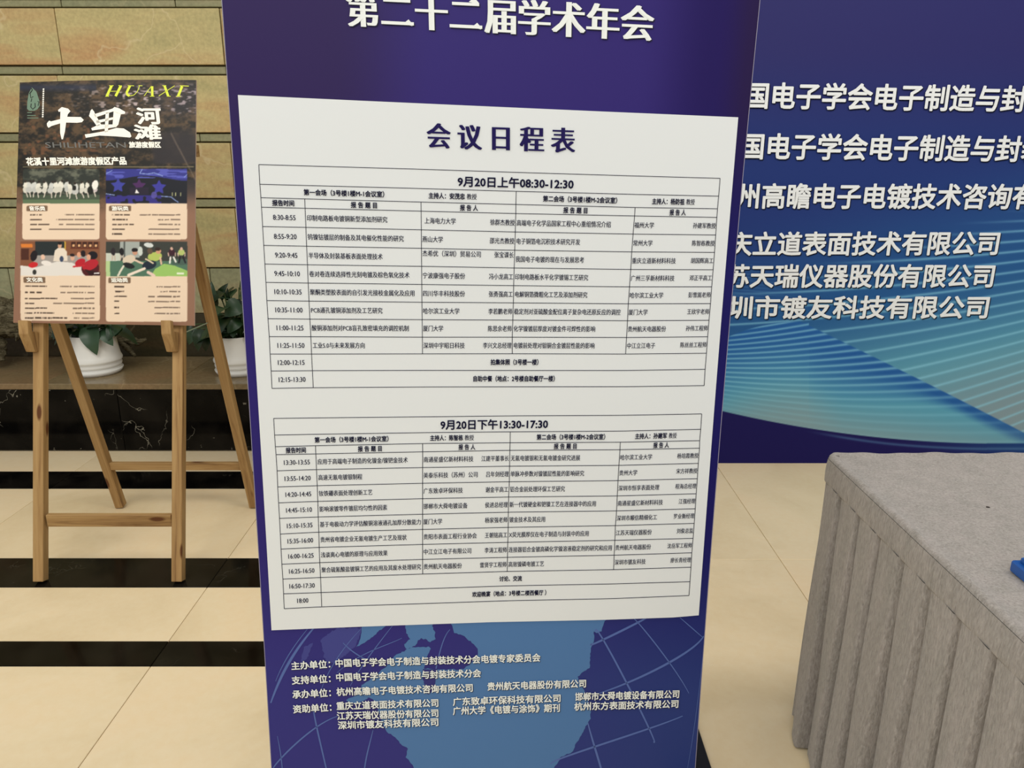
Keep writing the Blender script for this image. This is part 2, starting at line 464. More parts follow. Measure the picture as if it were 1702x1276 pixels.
def ban_color(u, v, t):
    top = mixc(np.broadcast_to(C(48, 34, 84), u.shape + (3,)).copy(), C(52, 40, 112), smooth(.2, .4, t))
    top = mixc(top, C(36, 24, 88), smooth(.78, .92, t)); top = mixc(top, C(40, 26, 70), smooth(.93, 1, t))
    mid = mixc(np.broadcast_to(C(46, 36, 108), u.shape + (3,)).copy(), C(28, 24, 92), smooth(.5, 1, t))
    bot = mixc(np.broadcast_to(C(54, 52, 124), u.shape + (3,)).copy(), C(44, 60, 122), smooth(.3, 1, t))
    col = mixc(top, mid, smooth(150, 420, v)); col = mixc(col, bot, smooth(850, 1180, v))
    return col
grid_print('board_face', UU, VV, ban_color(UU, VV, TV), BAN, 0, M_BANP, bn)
# board body (foam core with white edges)
ring = [(uL(v), v) for v in vs] + [(uR(v), v) for v in vs[::-1]]
ring = np.array(ring, float)
Fp = BAN.at(ring[:, 0], ring[:, 1], -.0002); Bp = Fp - BAN.n * .008
k = len(ring)
mesh('foam_board', np.vstack([Fp, Bp]), [tuple(range(k, 2 * k))] + [((i + 1) % k, i, k + i, k + (i + 1) % k) for i in range(k)], M_WHITE, bn)
# thin silver edging on the sides
M_SIL = mat('silver_edge', (150, 145, 165), .35, .5)
Ie = Ink(); Ie.line([(uL(v) + .6, v) for v in vs], 1.0, .0004); Ie.line([(uR(v) - .6, v) for v in vs], 1.0, .0004)
Ie.build('edge_trim', BAN, M_SIL, bn)
# rear stand
bx = BAN.at(np.array([480., 810., 1130.]), np.array([700., 700., 700.]), -.03)
for q in (0, 2):
    x, y, z = bx[q]; lo = BAN.at(np.array([480., 810., 1130.][q]), np.array(1345.), -.022)
    beam('stand_post', (lo[0], lo[1] + .005, .012), (x, y + .045, z + .4), .025, .02, M_FRAME, bn, .002)
    fx = .4435 if q == 2 else float(lo[0])
    box('stand_foot', fx - .034, fx + .034, 1.25, 1.95, .0, .012, M_FRAME, bn, .002)
# globe print
M_CONT = mat('print_light_blue', (78, 120, 170), .45, .2)
M_GRID = mat('print_grid_blue', (84, 106, 168), .45, .2)
M_DIM = mat('print_dim_violet', (64, 68, 138), .45, .2)
M_SEA = mat('print_sea_blue', (50, 50, 118), .45, .2)
def rough_poly(pts, amp=1.6, seed=1, st=3.0):
    r = random.Random(seed); out = []
    for (a, b), (c, d) in zip(pts, pts[1:] + pts[:1]):
        n = max(1, int(math.hypot(c - a, d - b) / st))
        for i in range(n):
            t = i / n; out.append((a + (c - a) * t + r.uniform(-amp, amp) * (i > 0), b + (d - b) * t + r.uniform(-amp, amp) * (i > 0)))
    return out
Ic = Ink()
main = [(745, 1024), (755, 1052), (772, 1057), (784, 1068), (794, 1078), (794, 1088), (782, 1102), (770, 1112), (740, 1112.5), (704.5, 1111), (710, 1091), (716, 1078), (714, 1075),
        (683, 1076), (657, 1089), (639, 1110), (620, 1126), (601, 1138), (599, 1150), (604, 1157), (620, 1162), (628, 1176), (634, 1199), (643, 1216), (657, 1225), (669, 1239),
        (678, 1244), (674, 1258), (686, 1271), (700, 1300), (720, 1345), (870, 1345), (921, 1276), (933, 1257), (950, 1250), (963, 1227), (977, 1202), (982, 1194), (982, 1178), (970, 1145),
        (961, 1131), (960, 1124), (968, 1117), (980, 1110), (980, 1100), (982, 1077), (987, 1066), (987, 1049), (992, 1052), (1000, 1049), (1005, 1032), (1015, 1022)]
Ic.poly(rough_poly(main, 1.1, 3), .0004)
Ic.poly(rough_poly([(675, 1030), (716, 1030), (722, 1048), (724, 1062), (715, 1067), (700, 1060), (690, 1073), (675, 1078), (672, 1070), (682, 1062), (675, 1052)], 1.5, 5), .0004)
Ic.poly(rough_poly([(603, 1036), (648, 1034), (629, 1049), (620, 1058), (606, 1068), (592, 1075), (599, 1061)], 1.0, 6), .0004)
Ic.poly(rough_poly([(575, 1163), (600, 1152), (612, 1160), (600, 1166), (585, 1170)], 1.0, 8), .0004)
Id = Ink()
Id.poly(rough_poly([(533, 1063), (560, 1043), (603, 1044), (590, 1075), (560, 1100), (542, 1104)], 1.5, 9), .0003)
Id.poly(rough_poly([(505, 1075), (520, 1068), (510, 1095), (500, 1100)], 1.2, 10), .0003)
Is = Ink()
Is.poly(rough_poly([(703, 1112), (727, 1112), (724, 1130), (722, 1147), (712, 1154), (704, 1148), (706, 1138), (702, 1126)], .9, 11), .0006)
Ig = Ink()
for pts, w in [([(521, 1044), (490, 1085), (467, 1126), (450, 1168)], 4.5), ([(512, 1044), (480, 1088), (458, 1132)], 1.5),
               ([(521, 1171), (524, 1195), (527, 1211), (542, 1276), (552, 1320)], 2.6), ([(456, 1276), (467, 1260), (510, 1220), (561, 1190)], 2.6),
               ([(620, 1213), (612, 1245), (606, 1276), (600, 1330)], 2.2), ([(461, 1223), (466, 1250), (469, 1276), (472, 1320)], 1.6),
               ([(600, 1045), (570, 1080), (545, 1120), (530, 1160)], 1.3), ([(652, 1040), (625, 1075), (600, 1110), (582, 1140)], 1.6), ([(748, 1046), (732, 1080), (722, 1125), (718, 1140)], 2.0),
               ([(570, 1068), (590, 1085), (612, 1097)], 2.0), ([(560, 1118), (600, 1090), (640, 1072), (668, 1060)], 1.4),
               ([(1051, 1026), (1072, 1048), (1112, 1100), (1145, 1152)], 2.0), ([(991, 1051), (1002, 1064), (1043, 1134), (1077, 1209), (1086, 1232)], 3.0),
               ([(1070, 1028), (1055, 1037), (1002, 1063), (984, 1069)], 3.6), ([(1171, 1056), (1140, 1083), (1112, 1101), (1043, 1135), (998, 1151)], 3.6),
               ([(1130, 1026), (1168, 1059)], 1.6), ([(977, 1201), (988, 1240), (999, 1277), (1012, 1330)], 3.4), ([(1133, 1190), (1081, 1210), (989, 1240), (942, 1257), (915, 1270)], 3.2),
               ([(1168, 1090), (1155, 1200), (1140, 1290)], .9)]:
    p = np.array(pts, float); tt = np.linspace(0, 1, len(p)); t2 = np.linspace(0, 1, 24)
    if len(p) > 2:
        f = np.polyfit(tt, p, min(3, len(p) - 1)); q = np.stack([np.polyval(f[:, 0], t2), np.polyval(f[:, 1], t2)], -1)
    else: q = np.stack([np.interp(t2, tt, p[:, 0]), np.interp(t2, tt, p[:, 1])], -1)
    Ig = Ink(); Ig.line(q, w * (.35 + .65 * np.sin(np.linspace(.25, math.pi - .25, 24))), .0005); Ig.build('globe_line', BAN, M_GRID, bn)
Id.build('globe_haze_print', BAN, M_DIM, bn); Ic.build('continent_print', BAN, M_CONT, bn); Is.build('bay_print', BAN, M_SEA, bn)
# title and organiser lettering
M_BL = mat('banner_lettering', (242, 246, 240), .5, .2)
M_BS = mat('banner_lettering_edge', (26, 22, 50), .5, .2)
I1, I2 = Ink(), Ink()
vt_ = lambda u: 15.5 + .0492 * (u - 602.5)
for i, ch in enumerate('第二十二届学术年会'):
    cx = 603 + 57.05 * i; a = -.004 if ch not in '二十' else -.012
    for ink, du, dv, of in ((I1, 0, 0, .0016), (I2, 1.6, 1.8, .001)):
        f = lambda u, dv=dv: vt_(u) + dv
        text(ink, ch, cx + du, 0, f, 63, a, of, pitch=56, align='c', copies=HEAVY)
    if ch in '二':     # wedge serifs of the display face
        for (yy, xe) in ((22, 26), (-20, 21)):
            c0 = vt_(cx) + yy
            I1.poly([(cx + xe - 16, c0 - 1), (cx + xe - 7, c0 - 8), (cx + xe + 1, c0 + 1), (cx + xe - 1, c0 + 3)], .0017)
text_org = [('主办单位：', 484, 549, (484, 1106.5, 549, 1103), 'h'), ('中国电子学会电子制造与封装技术分会电镀专家委员会', 557.6, 898.3, (560, 1101.8, 898, 1092.4), 0),
            ('支持单位：', 484.7, 549.5, (484, 1130.7, 549, 1127.2), 'h'), ('中国电子学会电子制造与封装技术分会', 558.7, 799.5, (560, 1125.3, 799, 1118.3), 0),
            ('承办单位：', 485.8, 550, (484, 1154.2, 549, 1150.7), 'h'), ('杭州高瞻电子电镀技术咨询有限公司', 559.2, 785.7, (560, 1149.5, 785, 1142.5), 0),
            ('贵州航天电器股份有限公司', 810, 974, (810, 1140.6, 974, 1135.4), 0),
            ('资助单位：', 487, 551, (484, 1178.6, 549, 1175), 'h'), ('重庆立道表面技术有限公司', 559.2, 728.5, (560, 1173, 728, 1167.6), 0),
            ('广东致卓环保科技有限公司', 752.7, 931.7, (753, 1166, 931, 1159.9), 0), ('邯郸市大舜电镀设备有限公司', 955.9, 1129, (956, 1157.8, 1129, 1153), 0),
            ('江苏天瑞仪器股份有限公司', 559.9, 728.5, (560, 1189.5, 728, 1184.6), 0), ('广州大学《电镀与涂饰》期刊', 752.7, 930.5, (753, 1181.3, 930, 1175.9), 0),
            ('杭州东方表面技术有限公司', 954.5, 1127.6, (955, 1174, 1127, 1169.3), 0), ('深圳市镀友科技有限公司', 561.6, 728.5, (560, 1205.3, 728, 1199.4), 0)]
Io, Io2 = Ink(), Ink()
for s, a, b, l, k in text_org:
    text(Io, s, a, b, lv(*l), 14.4, .026, .0016)
    text(Io2, s, a + .9, b + .9, lv(l[0], l[1] + .9, l[2], l[3] + .9), 14.4, .03, .001)
I2.build('title_lettering_edge', BAN, M_BS, bn); tag(I1.build('title_lettering', BAN, M_BL, bn), 'large white Chinese title')
Io2.build('organiser_lettering_edge', BAN, M_BS, bn); tag(Io.build('organiser_lettering', BAN, M_BL, bn), 'small white Chinese organiser list')

# paper schedule sheet (stuck on the board)
M_PAP = mat('white_paper', (229, 233, 232), .55, .15)
PT = [(395.3, 157.8), (600, 167.3), (820, 177.2), (1000, 185.2), (1120, 190.3), (1227.1, 194.9)]
PB = [(451.3, 1047.2), (600, 1041.2), (820, 1033.6), (1000, 1030), (1121, 1025.8), (1161.4, 1022.3)]
tt = np.linspace(0, 1, 34)
top = [(395.3 + 831.8 * t, np.interp(395.3 + 831.8 * t, *zip(*PT))) for t in tt]
bot = [(451.3 + 710.1 * t, np.interp(451.3 + 710.1 * t, *zip(*PB))) for t in tt]
rows_ = 24; pu = np.zeros((rows_, 34)); pv = np.zeros((rows_, 34))
for j in range(rows_):
    w = j / (rows_ - 1)
    for i in range(34):
        bow = 1.5 * math.sin(math.pi * w) * (1 - tt[i] * 2)
        pu[j, i] = top[i][0] * (1 - w) + bot[i][0] * w + bow; pv[j, i] = top[i][1] * (1 - w) + bot[i][1] * w
P = BAN.at(pu, pv, .0022).reshape(-1, 3); Q = BAN.at(pu, pv, .0008).reshape(-1, 3)
ii = np.arange(rows_ * 34).reshape(rows_, 34); fc = [(int(ii[j + 1, i]), int(ii[j + 1, i + 1]), int(ii[j, i + 1]), int(ii[j, i])) for j in range(rows_ - 1) for i in range(33)]
per = list(ii[0, :]) + list(ii[1:, -1]) + list(ii[-1, -2::-1]) + list(ii[-2:0:-1, 0]); kk = len(P)
fc += [(int(a), int(b), int(b) + kk, int(a) + kk) for a, b in zip(per, per[1:] + per[:1])]
sheet = tag(mesh('schedule_sheet', np.vstack([P, Q]), fc, M_PAP, bn), 'white paper sheet printed with a conference timetable')

AM_U = np.array([[430.1, 506, 699.6, 858.5, 1057, 1197], [431.8, 506.2, 699.7, 858, 1056.5, 1194.6], [433.6, 506.5, 699.8, 857.5, 1055.6, 1192.6], [434.6, 507, 700, 857.3, 1054.8, 1191.6],
    [436.5, 508.4, 700.3, 856.5, 1052.3, 1189.6], [438.3, 509.6, 700.5, 855.6, 1050.1, 1187.7], [440.2, 511, 700.8, 854.6, 1048.4, 1185.4], [441.9, 512.2, 701, 853.8, 1046.4, 1183],
    [443.5, 513.6, 701.2, 853.3, 1044.4, 1181], [445.4, 515, 701.7, 852.3, 1043, 1178.5], [447.5, 516.6, 702, 851.4, 1041.5, 1176.3], [448.9, 517.8, 702.2, 851.4, 1039.8, 1174.3],
    [450.6, 519.2, 702.4, 851, 1039, 1172.1], [452, 520.6, 702.6, 850.5, 1038, 1170.4]])
AM_V = np.array([[273.4, 275.6, 281.2, 286.4, 292.4, 296.3], [306.1, 308.1, 313.2, 317.9, 323, 325.9], [328.4, 330.5, 335.7, 339.7, 344.7, 346.9], [344.2, 346.1, 350.8, 354.8, 358.8, 361.2],
    [376.4, 377.8, 381.8, 385.4, 388.9, 390.4], [407.7, 409.1, 412.6, 415.8, 418.5, 419.3], [438.7, 439.9, 442.5, 445.2, 447.7, 448.1], [469.1, 470.2, 472.6, 474.6, 476.6, 476.5],
    [499.4, 500.3, 502.2, 503.2, 504.8, 504.4], [529.5, 530.2, 531.1, 531.9, 532.9, 532.1], [559.3, 559.5, 560.2, 560.2, 560.8, 559.5], [588.2, 588.2, 587.9, 587.7, 588.2, 586.9],
    [616.4, 615.9, 615.4, 615.6, 615.6, 613.6], [645.3, 644.2, 643, 642.7, 642.5, 640.7]])
PM_U = np.array([[454.8, 523.5, 702.2, 848.5, 1032, 1166.4], [456.4, 524, 702.3, 848.1, 1031.5, 1164.7], [457.6, 524.4, 702.4, 847.9, 1031.1, 1163], [458.8, 524.9, 702.6, 847.4, 1030.4, 1162.7],
    [460.5, 526, 702.4, 847, 1028.8, 1160.7], [461.6, 527.2, 702.4, 846.6, 1027.2, 1159.1], [463, 528.2, 702.4, 845.4, 1026, 1157.2], [464.5, 528.9, 702.4, 844.9, 1024.8, 1155.6],
    [465.9, 529.8, 702.4, 844.7, 1022.9, 1153.9], [467, 530.5, 702.4, 844, 1022, 1152], [468.5, 531.5, 702.4, 843.5, 1020.8, 1149.9], [470.1, 532.7, 702.6, 843, 1019.9, 1148.5],
    [471.3, 533.8, 702.7, 842.8, 1019, 1146.9], [472.4, 534.8, 702.8, 842.5, 1018, 1145.2]])
PM_V = np.array([[695.2, 694.4, 692.6, 691, 690.1, 687.7], [722.9, 721.6, 718.9, 717.5, 716.3, 713.3], [742.2, 740.6, 737, 735.6, 734.8, 732.1], [755.4, 754.2, 750.7, 748.2, 747.2, 744.7],
    [782.3, 780.2, 776.9, 774.6, 773.2, 769.9], [809.1, 807, 803, 800.4, 798.6, 795.3], [835.5, 833.1, 828.6, 825.8, 824, 820.4], [861.3, 859, 854.4, 851, 848.9, 845.3],
    [887.4, 884.2, 879.7, 876.2, 873.3, 869.6], [912.4, 909.5, 904.6, 901.1, 897.8, 894.5], [937.5, 934.9, 929.5, 926, 922.5, 918.5], [962.2, 959.6, 953.8, 949.5, 946.5, 942.5],
    [986.7, 984.6, 978.3, 973.5, 970.2, 966.5], [1011.4, 1008.3, 1003, 998.2, 994.7, 989.5]])
def fin(o_):  # smooth polyline
    return o_
Il = Ink(); It = Ink(); OFL, OFT = .0027, .0030
M_TXT = mat('navy_print', (22, 22, 52), .6, .1); M_RULE = mat('rule_print', (34, 34, 50), .6, .1)
def sh2(u, v):  # lean of the table columns
    return np.interp(u, [430, 704, 856, 1200], [.059, .004, -.024, -.078])
def dense(us, vs_):
    x = np.linspace(us[0], us[-1], 40); return list(zip(x, np.interp(x, us, vs_)))
AM = [('8:30-8:55', '印制电路板电镀铜新型添加剂研究', '上海电力大学', '徐群杰教授', '高端电子化学品国家工程中心重组情况介绍', '福州大学', '孙建军教授'),
      ('8:55-9:20', '钨镍钴镀层的制备及其电催化性能的研究', '燕山大学', '邵光杰教授', '电子铜箔电沉积技术研究开发', '常州大学', '陈智栋教授'),
      ('9:20-9:45', '半导体及封装基板表面处理技术', '杰希优（深圳）贸易公司', '张宝课长', '我国电子电镀的现在与发展思考', '重庆立道新材料科技', '胡国辉高工'),
      ('9:45-10:10', '卷对卷连续选择性光刻电镀及棕色氧化技术', '宁波康强电子股份', '冯小龙高工', '印制电路板水平化学镀锡工艺研究', '广州三孚新材料科技', '邓正平高工'),
      ('10:10-10:35', '聚酮类塑胶表面的自引发光接枝金属化及应用', '四川华丰科技股份', '张勇强高工', '电解铜箔微粗化工艺及添加剂研究', '哈尔滨工业大学', '彭雪嵩老师'),
      ('10:35-11:00', 'PCB通孔镀铜添加剂及工艺研究', '哈尔滨工业大学', '李若鹏老师', '稳定剂对亚硫酸金配位离子复杂电还原反应的调控', '厦门大学', '王欣宇老师'),
      ('11:00-11:25', '酸铜添加剂对PCB盲孔致密填充的调控机制', '厦门大学', '陈思余老师', '化学镍镀层厚度对镀金件可焊性的影响', '贵州航天电器股份', '孙伟工程师'),
      ('11:25-11:50', '工业5.0与未来发展方向', '深圳中宇昭日科技', '李兴文总经理', '电镀前处理对钼铜合金镀层性能的影响', '中江立江电子', '陈丝丝工程师')]
PM = [('13:30-13:55', '应用于高端电子制造的化镍金/镍钯金技术', '南通星盛亿新材料科技', '江建平董事长', '无氰电镀银和无氰电镀金研究进展', '哈尔滨工业大学', '杨培霞教授'),
      ('13:55-14:20', '高速无氰电镀银制程', '美泰乐科技（苏州）公司', '吕年剑经理', '单脉冲参数对镍镀层性能的影响研究', '贵州大学', '宋方祥教授'),
      ('14:20-14:45', '钕铁硼表面处理创新工艺', '广东致卓环保科技', '谢金平高工', '铝合金前处理环保工艺研究', '深圳市恒享表面处理', '程海总经理'),
      ('14:45-15:10', '影响滚镀零件镀层均匀性的因素', '邯郸市大舜电镀设备', '侯进总经理', '新一代镀硬金和钯镍工艺在连接器中的应用', '南通星盛亿新材料科技', '江强经理'),
      ('15:10-15:35', '基于电极动力学评估酸铜溶液通孔加厚分散能力', '厦门大学', '杨家强老师', '镀金技术及其应用', '深圳市顺信精细化工', '罗业衡经理'),
      ('15:35-16:00', '贵州省电镀企业无氰电镀生产工艺及现状', '贵阳市表面工程行业协会', '王朝铭高工', 'X荧光膜厚仪在电子制造与封装中的应用', '江苏天瑞仪器股份', '刘俊总监'),
      ('16:00-16:25', '浅谈离心电镀的原理与应用效果', '中江立江电子有限公司', '李涛工程师', '连接器铝合金镀高磷化学镍溶液稳定剂的研究和应用', '贵州航天电器股份', '沈岳军工程师'),
      ('16:25-16:50', '聚合硫氰酸盐镀铜工艺的应用及其废水处理研究', '贵州航天电器股份', '雷贤宇工程师', '高效镍磷电镀工艺', '深圳市镀友科技', '廖长青经理')]
for TU, TVv, data in ((AM_U, AM_V, AM), (PM_U, PM_V, PM)):
    for r in range(14): Il.line(dense(TU[r], TVv[r]), 1.05, OFL)
    for c, r0, r1 in ((0, 0, 13), (5, 0, 13), (1, 2, 13), (2, 2, 11), (3, 1, 11), (4, 2, 11)):
        Il.line([(TU[r, c], TVv[r, c]) for r in range(r0, r1 + 1)], 1.0, OFL)
    def mid(r, fr=.5, TU=TU, TVv=TVv): return lambda u: np.interp(u, TU[r], TVv[r]) * (1 - fr) + np.interp(u, TU[r + 1], TVv[r + 1]) * fr
    for k_, row in enumerate(data):
        r = 3 + k_; vm = float(mid(r)(700.)); cu = (TU[r] + TU[r + 1]) / 2
        emv = 10.9 - (vm - 362) * .0021
        pt = 8.97 - (vm - 362) * .00184; p2 = 8.98 - (vm - 400) * .0018; p3 = 8.28 - (vm - 362) * .0014
        fr = .27 if row[2].startswith('杰希优') else .5
        kw = dict(bold=.016, off=OFT, shear=sh2)
        text(It, row[0], (cu[0] + cu[1]) / 2 + .8, 0, mid(r), emv * 1.12, pitch=10.2 - (vm - 362) * .0016, align='c', center=.36, **kw)
        text(It, row[1], cu[1] + 2.0, 0, mid(r), emv, pitch=pt, **kw)
        text(It, row[2], cu[2] + (5 if k_ == 0 and TU is AM_U else 1.2), 0, mid(r, fr), emv, pitch=p2 if len(row[2]) > 6 else p2 - .25, **kw)
        text(It, row[3], cu[3] - 1.0, 0, mid(r, fr), emv, pitch=p3, align='r', **kw)
        text(It, row[4], cu[3] + 1.5, 0, mid(r), emv, pitch=p3, **kw)
        text(It, row[5], cu[4] + 1.0, 0, mid(r), emv * .97, pitch=p3 - .05, **kw)
        text(It, row[6], cu[5] - .6, 0, mid(r, .48), emv * .93, pitch=p3 - .62, align='r', **kw)
    am = TU is AM_U
    B_ = dict(bold=.03, off=OFT, shear=sh2)
    L = [(1, '第一会场（3号楼1楼M-1会议室）', 504.6, 638.7, 522.8, 645.8), (1, '主持人：' + ('安茂忠' if am else '陈智栋'), 712.3, 772.7, 714.7, 769.7),
         (1, '第二会场（3号楼1楼M-2会议室）', 902.5, 1026, 892, 1006), (1, '主持人：' + ('杨防祖' if am else '孙建军'), 1084, 1137.8, 1055.6, 1108.6),
         (2, '报告时间', 452.2, 488.9, 474.6, 508.2), (2, '报 告 题 目', 583, 626.5, 594.7, 634.5), (2, '报 告 人', 764.5, 794.4, 762, 789.9),
         (2, '报 告 题 目', 936.3, 976.5, 920.5, 958.5), (2, '报 告 人', 1113, 1140, 1086, 1112)]
    e2 = 10.6 if am else 9.9
    for r, s, a0, a1, b0, b1 in L: text(It, s, a0 if am else b0, a1 if am else b1, mid(r), e2, **B_)
    for a0, a1, b0, b1 in ((775.8, 792.3, 772.3, 787.6), (1140.7, 1154.8, 1111.6, 1124.7)):
        text(It, '教授', a0 if am else b0, a1 if am else b1, mid(1), e2, bold=.014, off=OFT, shear=sh2)
    if am:
        text(It, '9月20日上午08:30-12:30', 760.5, 953.6, lv(760, 301.3, 953, 305.9), 18.6, **B_)
        text(It, '拍集体照（3号楼一楼）', 815.3, 895, mid(11), 10.2, **B_); text(It, '自助中餐（地点：2号楼自助餐厅一楼）', 786.8, 922.2, mid(12), 10.2, **B_)
        for r, s in ((11, '12:00-12:15'), (12, '12:15-13:30')):
            text(It, s, (TU[r, 0] + TU[r, 1]) / 2 + .6, 0, mid(r), 11.6, pitch=9.8, align='c', center=.36, bold=.016, off=OFT, shear=sh2)
    else:
        text(It, '9月20日下午13:30-17:30', 732, 911, lv(732, 706, 911, 704.2), 17.4, **B_)
        text(It, '讨论、交流', 830, 867.5, mid(11), 9.2, **B_); text(It, '欢迎晚宴（地点：3号楼二楼西餐厅 ）', 784.7, 908, mid(12), 9.2, **B_)
        for r, s in ((11, '16:50-17:30'), (12, '18:00')):
            text(It, s, (TU[r, 0] + TU[r, 1]) / 2 + .6, 0, mid(r), 10.8, pitch=9.25, align='c', center=.36, bold=.016, off=OFT, shear=sh2)
Ih = Ink()
for i, ch in enumerate('会议日程表'):
    text(Ih, ch, 729.2 + 51.7 * i, 0, lv(729, 225.6, 935.5, 232.9), 45, -.004, .0031, pitch=40.5, align='c', copies=HEAVY)
Il.build('table_rule', BAN, M_RULE, sheet); It.build('table_lettering', BAN, M_TXT, sheet)
tag(Ih.build('sheet_title', BAN, mat('navy_title_print', (34, 26, 84), .6, .1), sheet), 'large dark blue heading')

# ================================================================== SKIRTED TABLE
X0, X1, Y0, Y1, TZ, SZ = .735, 2.3, .42, 1.68, .75, .69
tb = thing('skirted_table', 'table under grey plush cloth with pleated floor-length skirt, right of the display board', 'table', (1.5, 1.05, 0))
def perimeter(r=.022, st=.002):
    pts = []
    def arc(cx, cy, a0):
        for i in range(9):
            a = a0 - math.pi / 2 * i / 8; pts.append((cx + r * math.cos(a), cy + r * math.sin(a), math.cos(a), math.sin(a)))
    # clockwise seen from above, starting on the left side near end going away
    def seg(ax, ay, bx, by, nx, ny):
        n = int(math.hypot(bx - ax, by - ay) / st)
        for i in range(1, n): pts.append((ax + (bx - ax) * i / n, ay + (by - ay) * i / n, nx, ny))
    seg(X0, Y0 + r, X0, Y1 - r, -1, 0); arc(X0 + r, Y1 - r, math.pi)
    seg(X0 + r, Y1, X1 - r, Y1, 0, 1); arc(X1 - r, Y1 - r, math.pi / 2)
    seg(X1, Y1 - r, X1, Y0 + r, 1, 0); arc(X1 - r, Y0 + r, 0)
    seg(X1 - r, Y0, X0 + r, Y0, 0, -1); arc(X0 + r, Y0 + r, -math.pi / 2)
    return np.array(pts)
PP = perimeter(); n = len(PP)
S = np.concatenate([[0], np.cumsum(np.hypot(*np.diff(PP[:, :2], axis=0).T))])
def rings(offs_z):
    V = []
    for off, z in offs_z: V.append(np.column_stack([PP[:, 0] + PP[:, 2] * off, PP[:, 1] + PP[:, 3] * off, np.broadcast_to(z, (n,))]))
    return V
def strip(V, closed=True):
    Fc = []
    for j in range(len(V) - 1):
        for i in range(n): Fc.append((j * n + i, j * n + (i + 1) % n, (j + 1) * n + (i + 1) % n, (j + 1) * n + i))
    return Fc
# top with a soft welt along the edge
wob = .0012 * np.sin(S * 31) + .0009 * np.sin(S * 77 + 1)
Vr = rings([(-.035, TZ), (-.016, TZ + .0006), (-.009, TZ + .003 + wob * .6), (-.003, TZ + .0035 + wob), (.0015, TZ), (.003, TZ - .006)])
nx_, ny_ = 60, 50
gx = np.linspace(X0 + .035, X1 - .035, nx_); gy_ = np.linspace(Y0 + .035, Y1 - .035, ny_)
Vt = np.vstack(Vr); Ft = strip(Vr); Ft.append(tuple(range(n))[::-1])
# clockwise ring -> flip so faces look outward/up
Ft = [f for f in Ft]
tag(mesh('cloth_top', Vt, Ft, M_FAB, tb, True), 'flat top of the cloth with a raised seam')
bmf = bmesh.new(); bmf.from_mesh(tb.children[-1].data); bmesh.ops.recalc_face_normals(bmf, faces=bmf.faces); bmf.to_mesh(tb.children[-1].data); bmf.free()
zs = np.linspace(TZ - .006, SZ, 8)
Vb = rings([(.003 + .002 * math.sin((TZ - z) / .06 * 3) + .003 * (TZ - z) / .06, z + 0 * S) for z in zs])
Vb += rings([(.0045, SZ - .003), (.001, SZ - .002)])
mesh('cloth_band', np.vstack(Vb), [f[::-1] for f in strip(Vb)], M_FAB, tb, True)
# knife pleats
PIT = .0955
ph = ((S + (Y0 + .022) - .914) / PIT) % 1      # a pleat ends at y ~ 1.39
fx = [0, .025, .06, .10, .2, .45, .7, .88, .955, .98, 1.0]
fy = [-.9, -.8, -.1, .25, .42, .68, .86, 1.0, 1.0, .5, -.9]
prof = np.interp(1 - ph, fx, fy)
pid = np.floor((S + (Y0 + .022) - .914) / PIT).astype(int)
rr = np.random.default_rng(3).uniform(.75, 1.25, pid.max() - pid.min() + 1)[pid - pid.min()]
rp = np.random.default_rng(5).uniform(-1, 1, pid.max() - pid.min() + 1)[pid - pid.min()]
Vs = []
nz = 22
for j in range(nz):
    w = j / (nz - 1); z = SZ + (.006 - SZ) * w
    amp = .008 + .020 * w ** 1.1 * rr
    off = .0 + amp * prof + .002 * w ** 1.6 + .004 * np.sin(S * 40 + w * 5) * w + .006 * rp * w
    tang = .010 * w * rp
    Vs.append(np.column_stack([PP[:, 0] + PP[:, 2] * off + PP[:, 3] * tang * 0, PP[:, 1] + PP[:, 3] * off, np.full(n, z)]))
mesh('pleated_skirt', np.vstack(Vs), [f[::-1] for f in strip(Vs)], M_FAB, tb, True)
# blue plastic case on the table, cut by the frame edge
M_BLUE = mat('blue_plastic', (28, 84, 158), .3, .5)
bc = thing('plastic_case', 'small blue plastic case lying on the grey table top at the right edge', 'case', (.865, 1.11, TZ))
box('case_body', .826, .905, 1.075, 1.145, TZ + .0005, TZ + .022, M_BLUE, bc, .007, 3)
box('case_lid', .834, .900, 1.085, 1.135, TZ + .0215, TZ + .032, M_BLUE, bc, .005, 2)
tag(mesh('crumb', *(lambda c: ([(c.x - .004, c.y, c.z), (c.x + .004, c.y - .002, c.z), (c.x + .003, c.y + .003, c.z), (c.x - .002, c.y + .002, c.z + .0015), (c.x + .002, c.y, c.z + .0015)], [(0, 1, 4, 3), (1, 2, 4), (2, 0, 3), (2, 3, 4), (0, 2, 1)]))(
    Vector(Plane((0, 0, 1), CH - TZ - .0005).at(1642, 843))), mat('dark_crumb', (30, 22, 20), .8, .1)), 'tiny dark crumb on the grey table top', 'crumb')

# ================================================================== EASEL WITH POSTER (left)
es = thing('display_easel', 'pine wood four-legged easel holding the tourism poster', 'easel', (-1.4, 2.6, 0))
def epl(u, v, off=0): return Vector(EAS.at(np.array(float(u)), np.array(float(v)), off))
EN = Vector((0, -1, EZS)).normalized()
def front_leg(u_bot, u_top):
    A = epl(u_bot, 966); A = A - EN * .0; T = epl(u_top, 545); d = (T - A).normalized()
    A = A - d * (A.z / d.z); B = A + d * (1.50 / d.z)
    return beam('front_leg', A + Vector((0, .02, .006)), B + Vector((0, .02, 0)), .036, .034, M_WOOD, es)
front_leg(62.5, 62.5); front_leg(293, 294.5)
def rear_leg(x0, y0, x1, y1, z1):
    A = Vector((x0, y0, .0)); B = Vector((x1, y1, z1)); d = (B - A).normalized()
    return beam('rear_leg', A + Vector((0, 0, .006)), B, .034, .036, M_WOOD, es)
def onz(u, v, Y): return wall_at(u, v, Y)
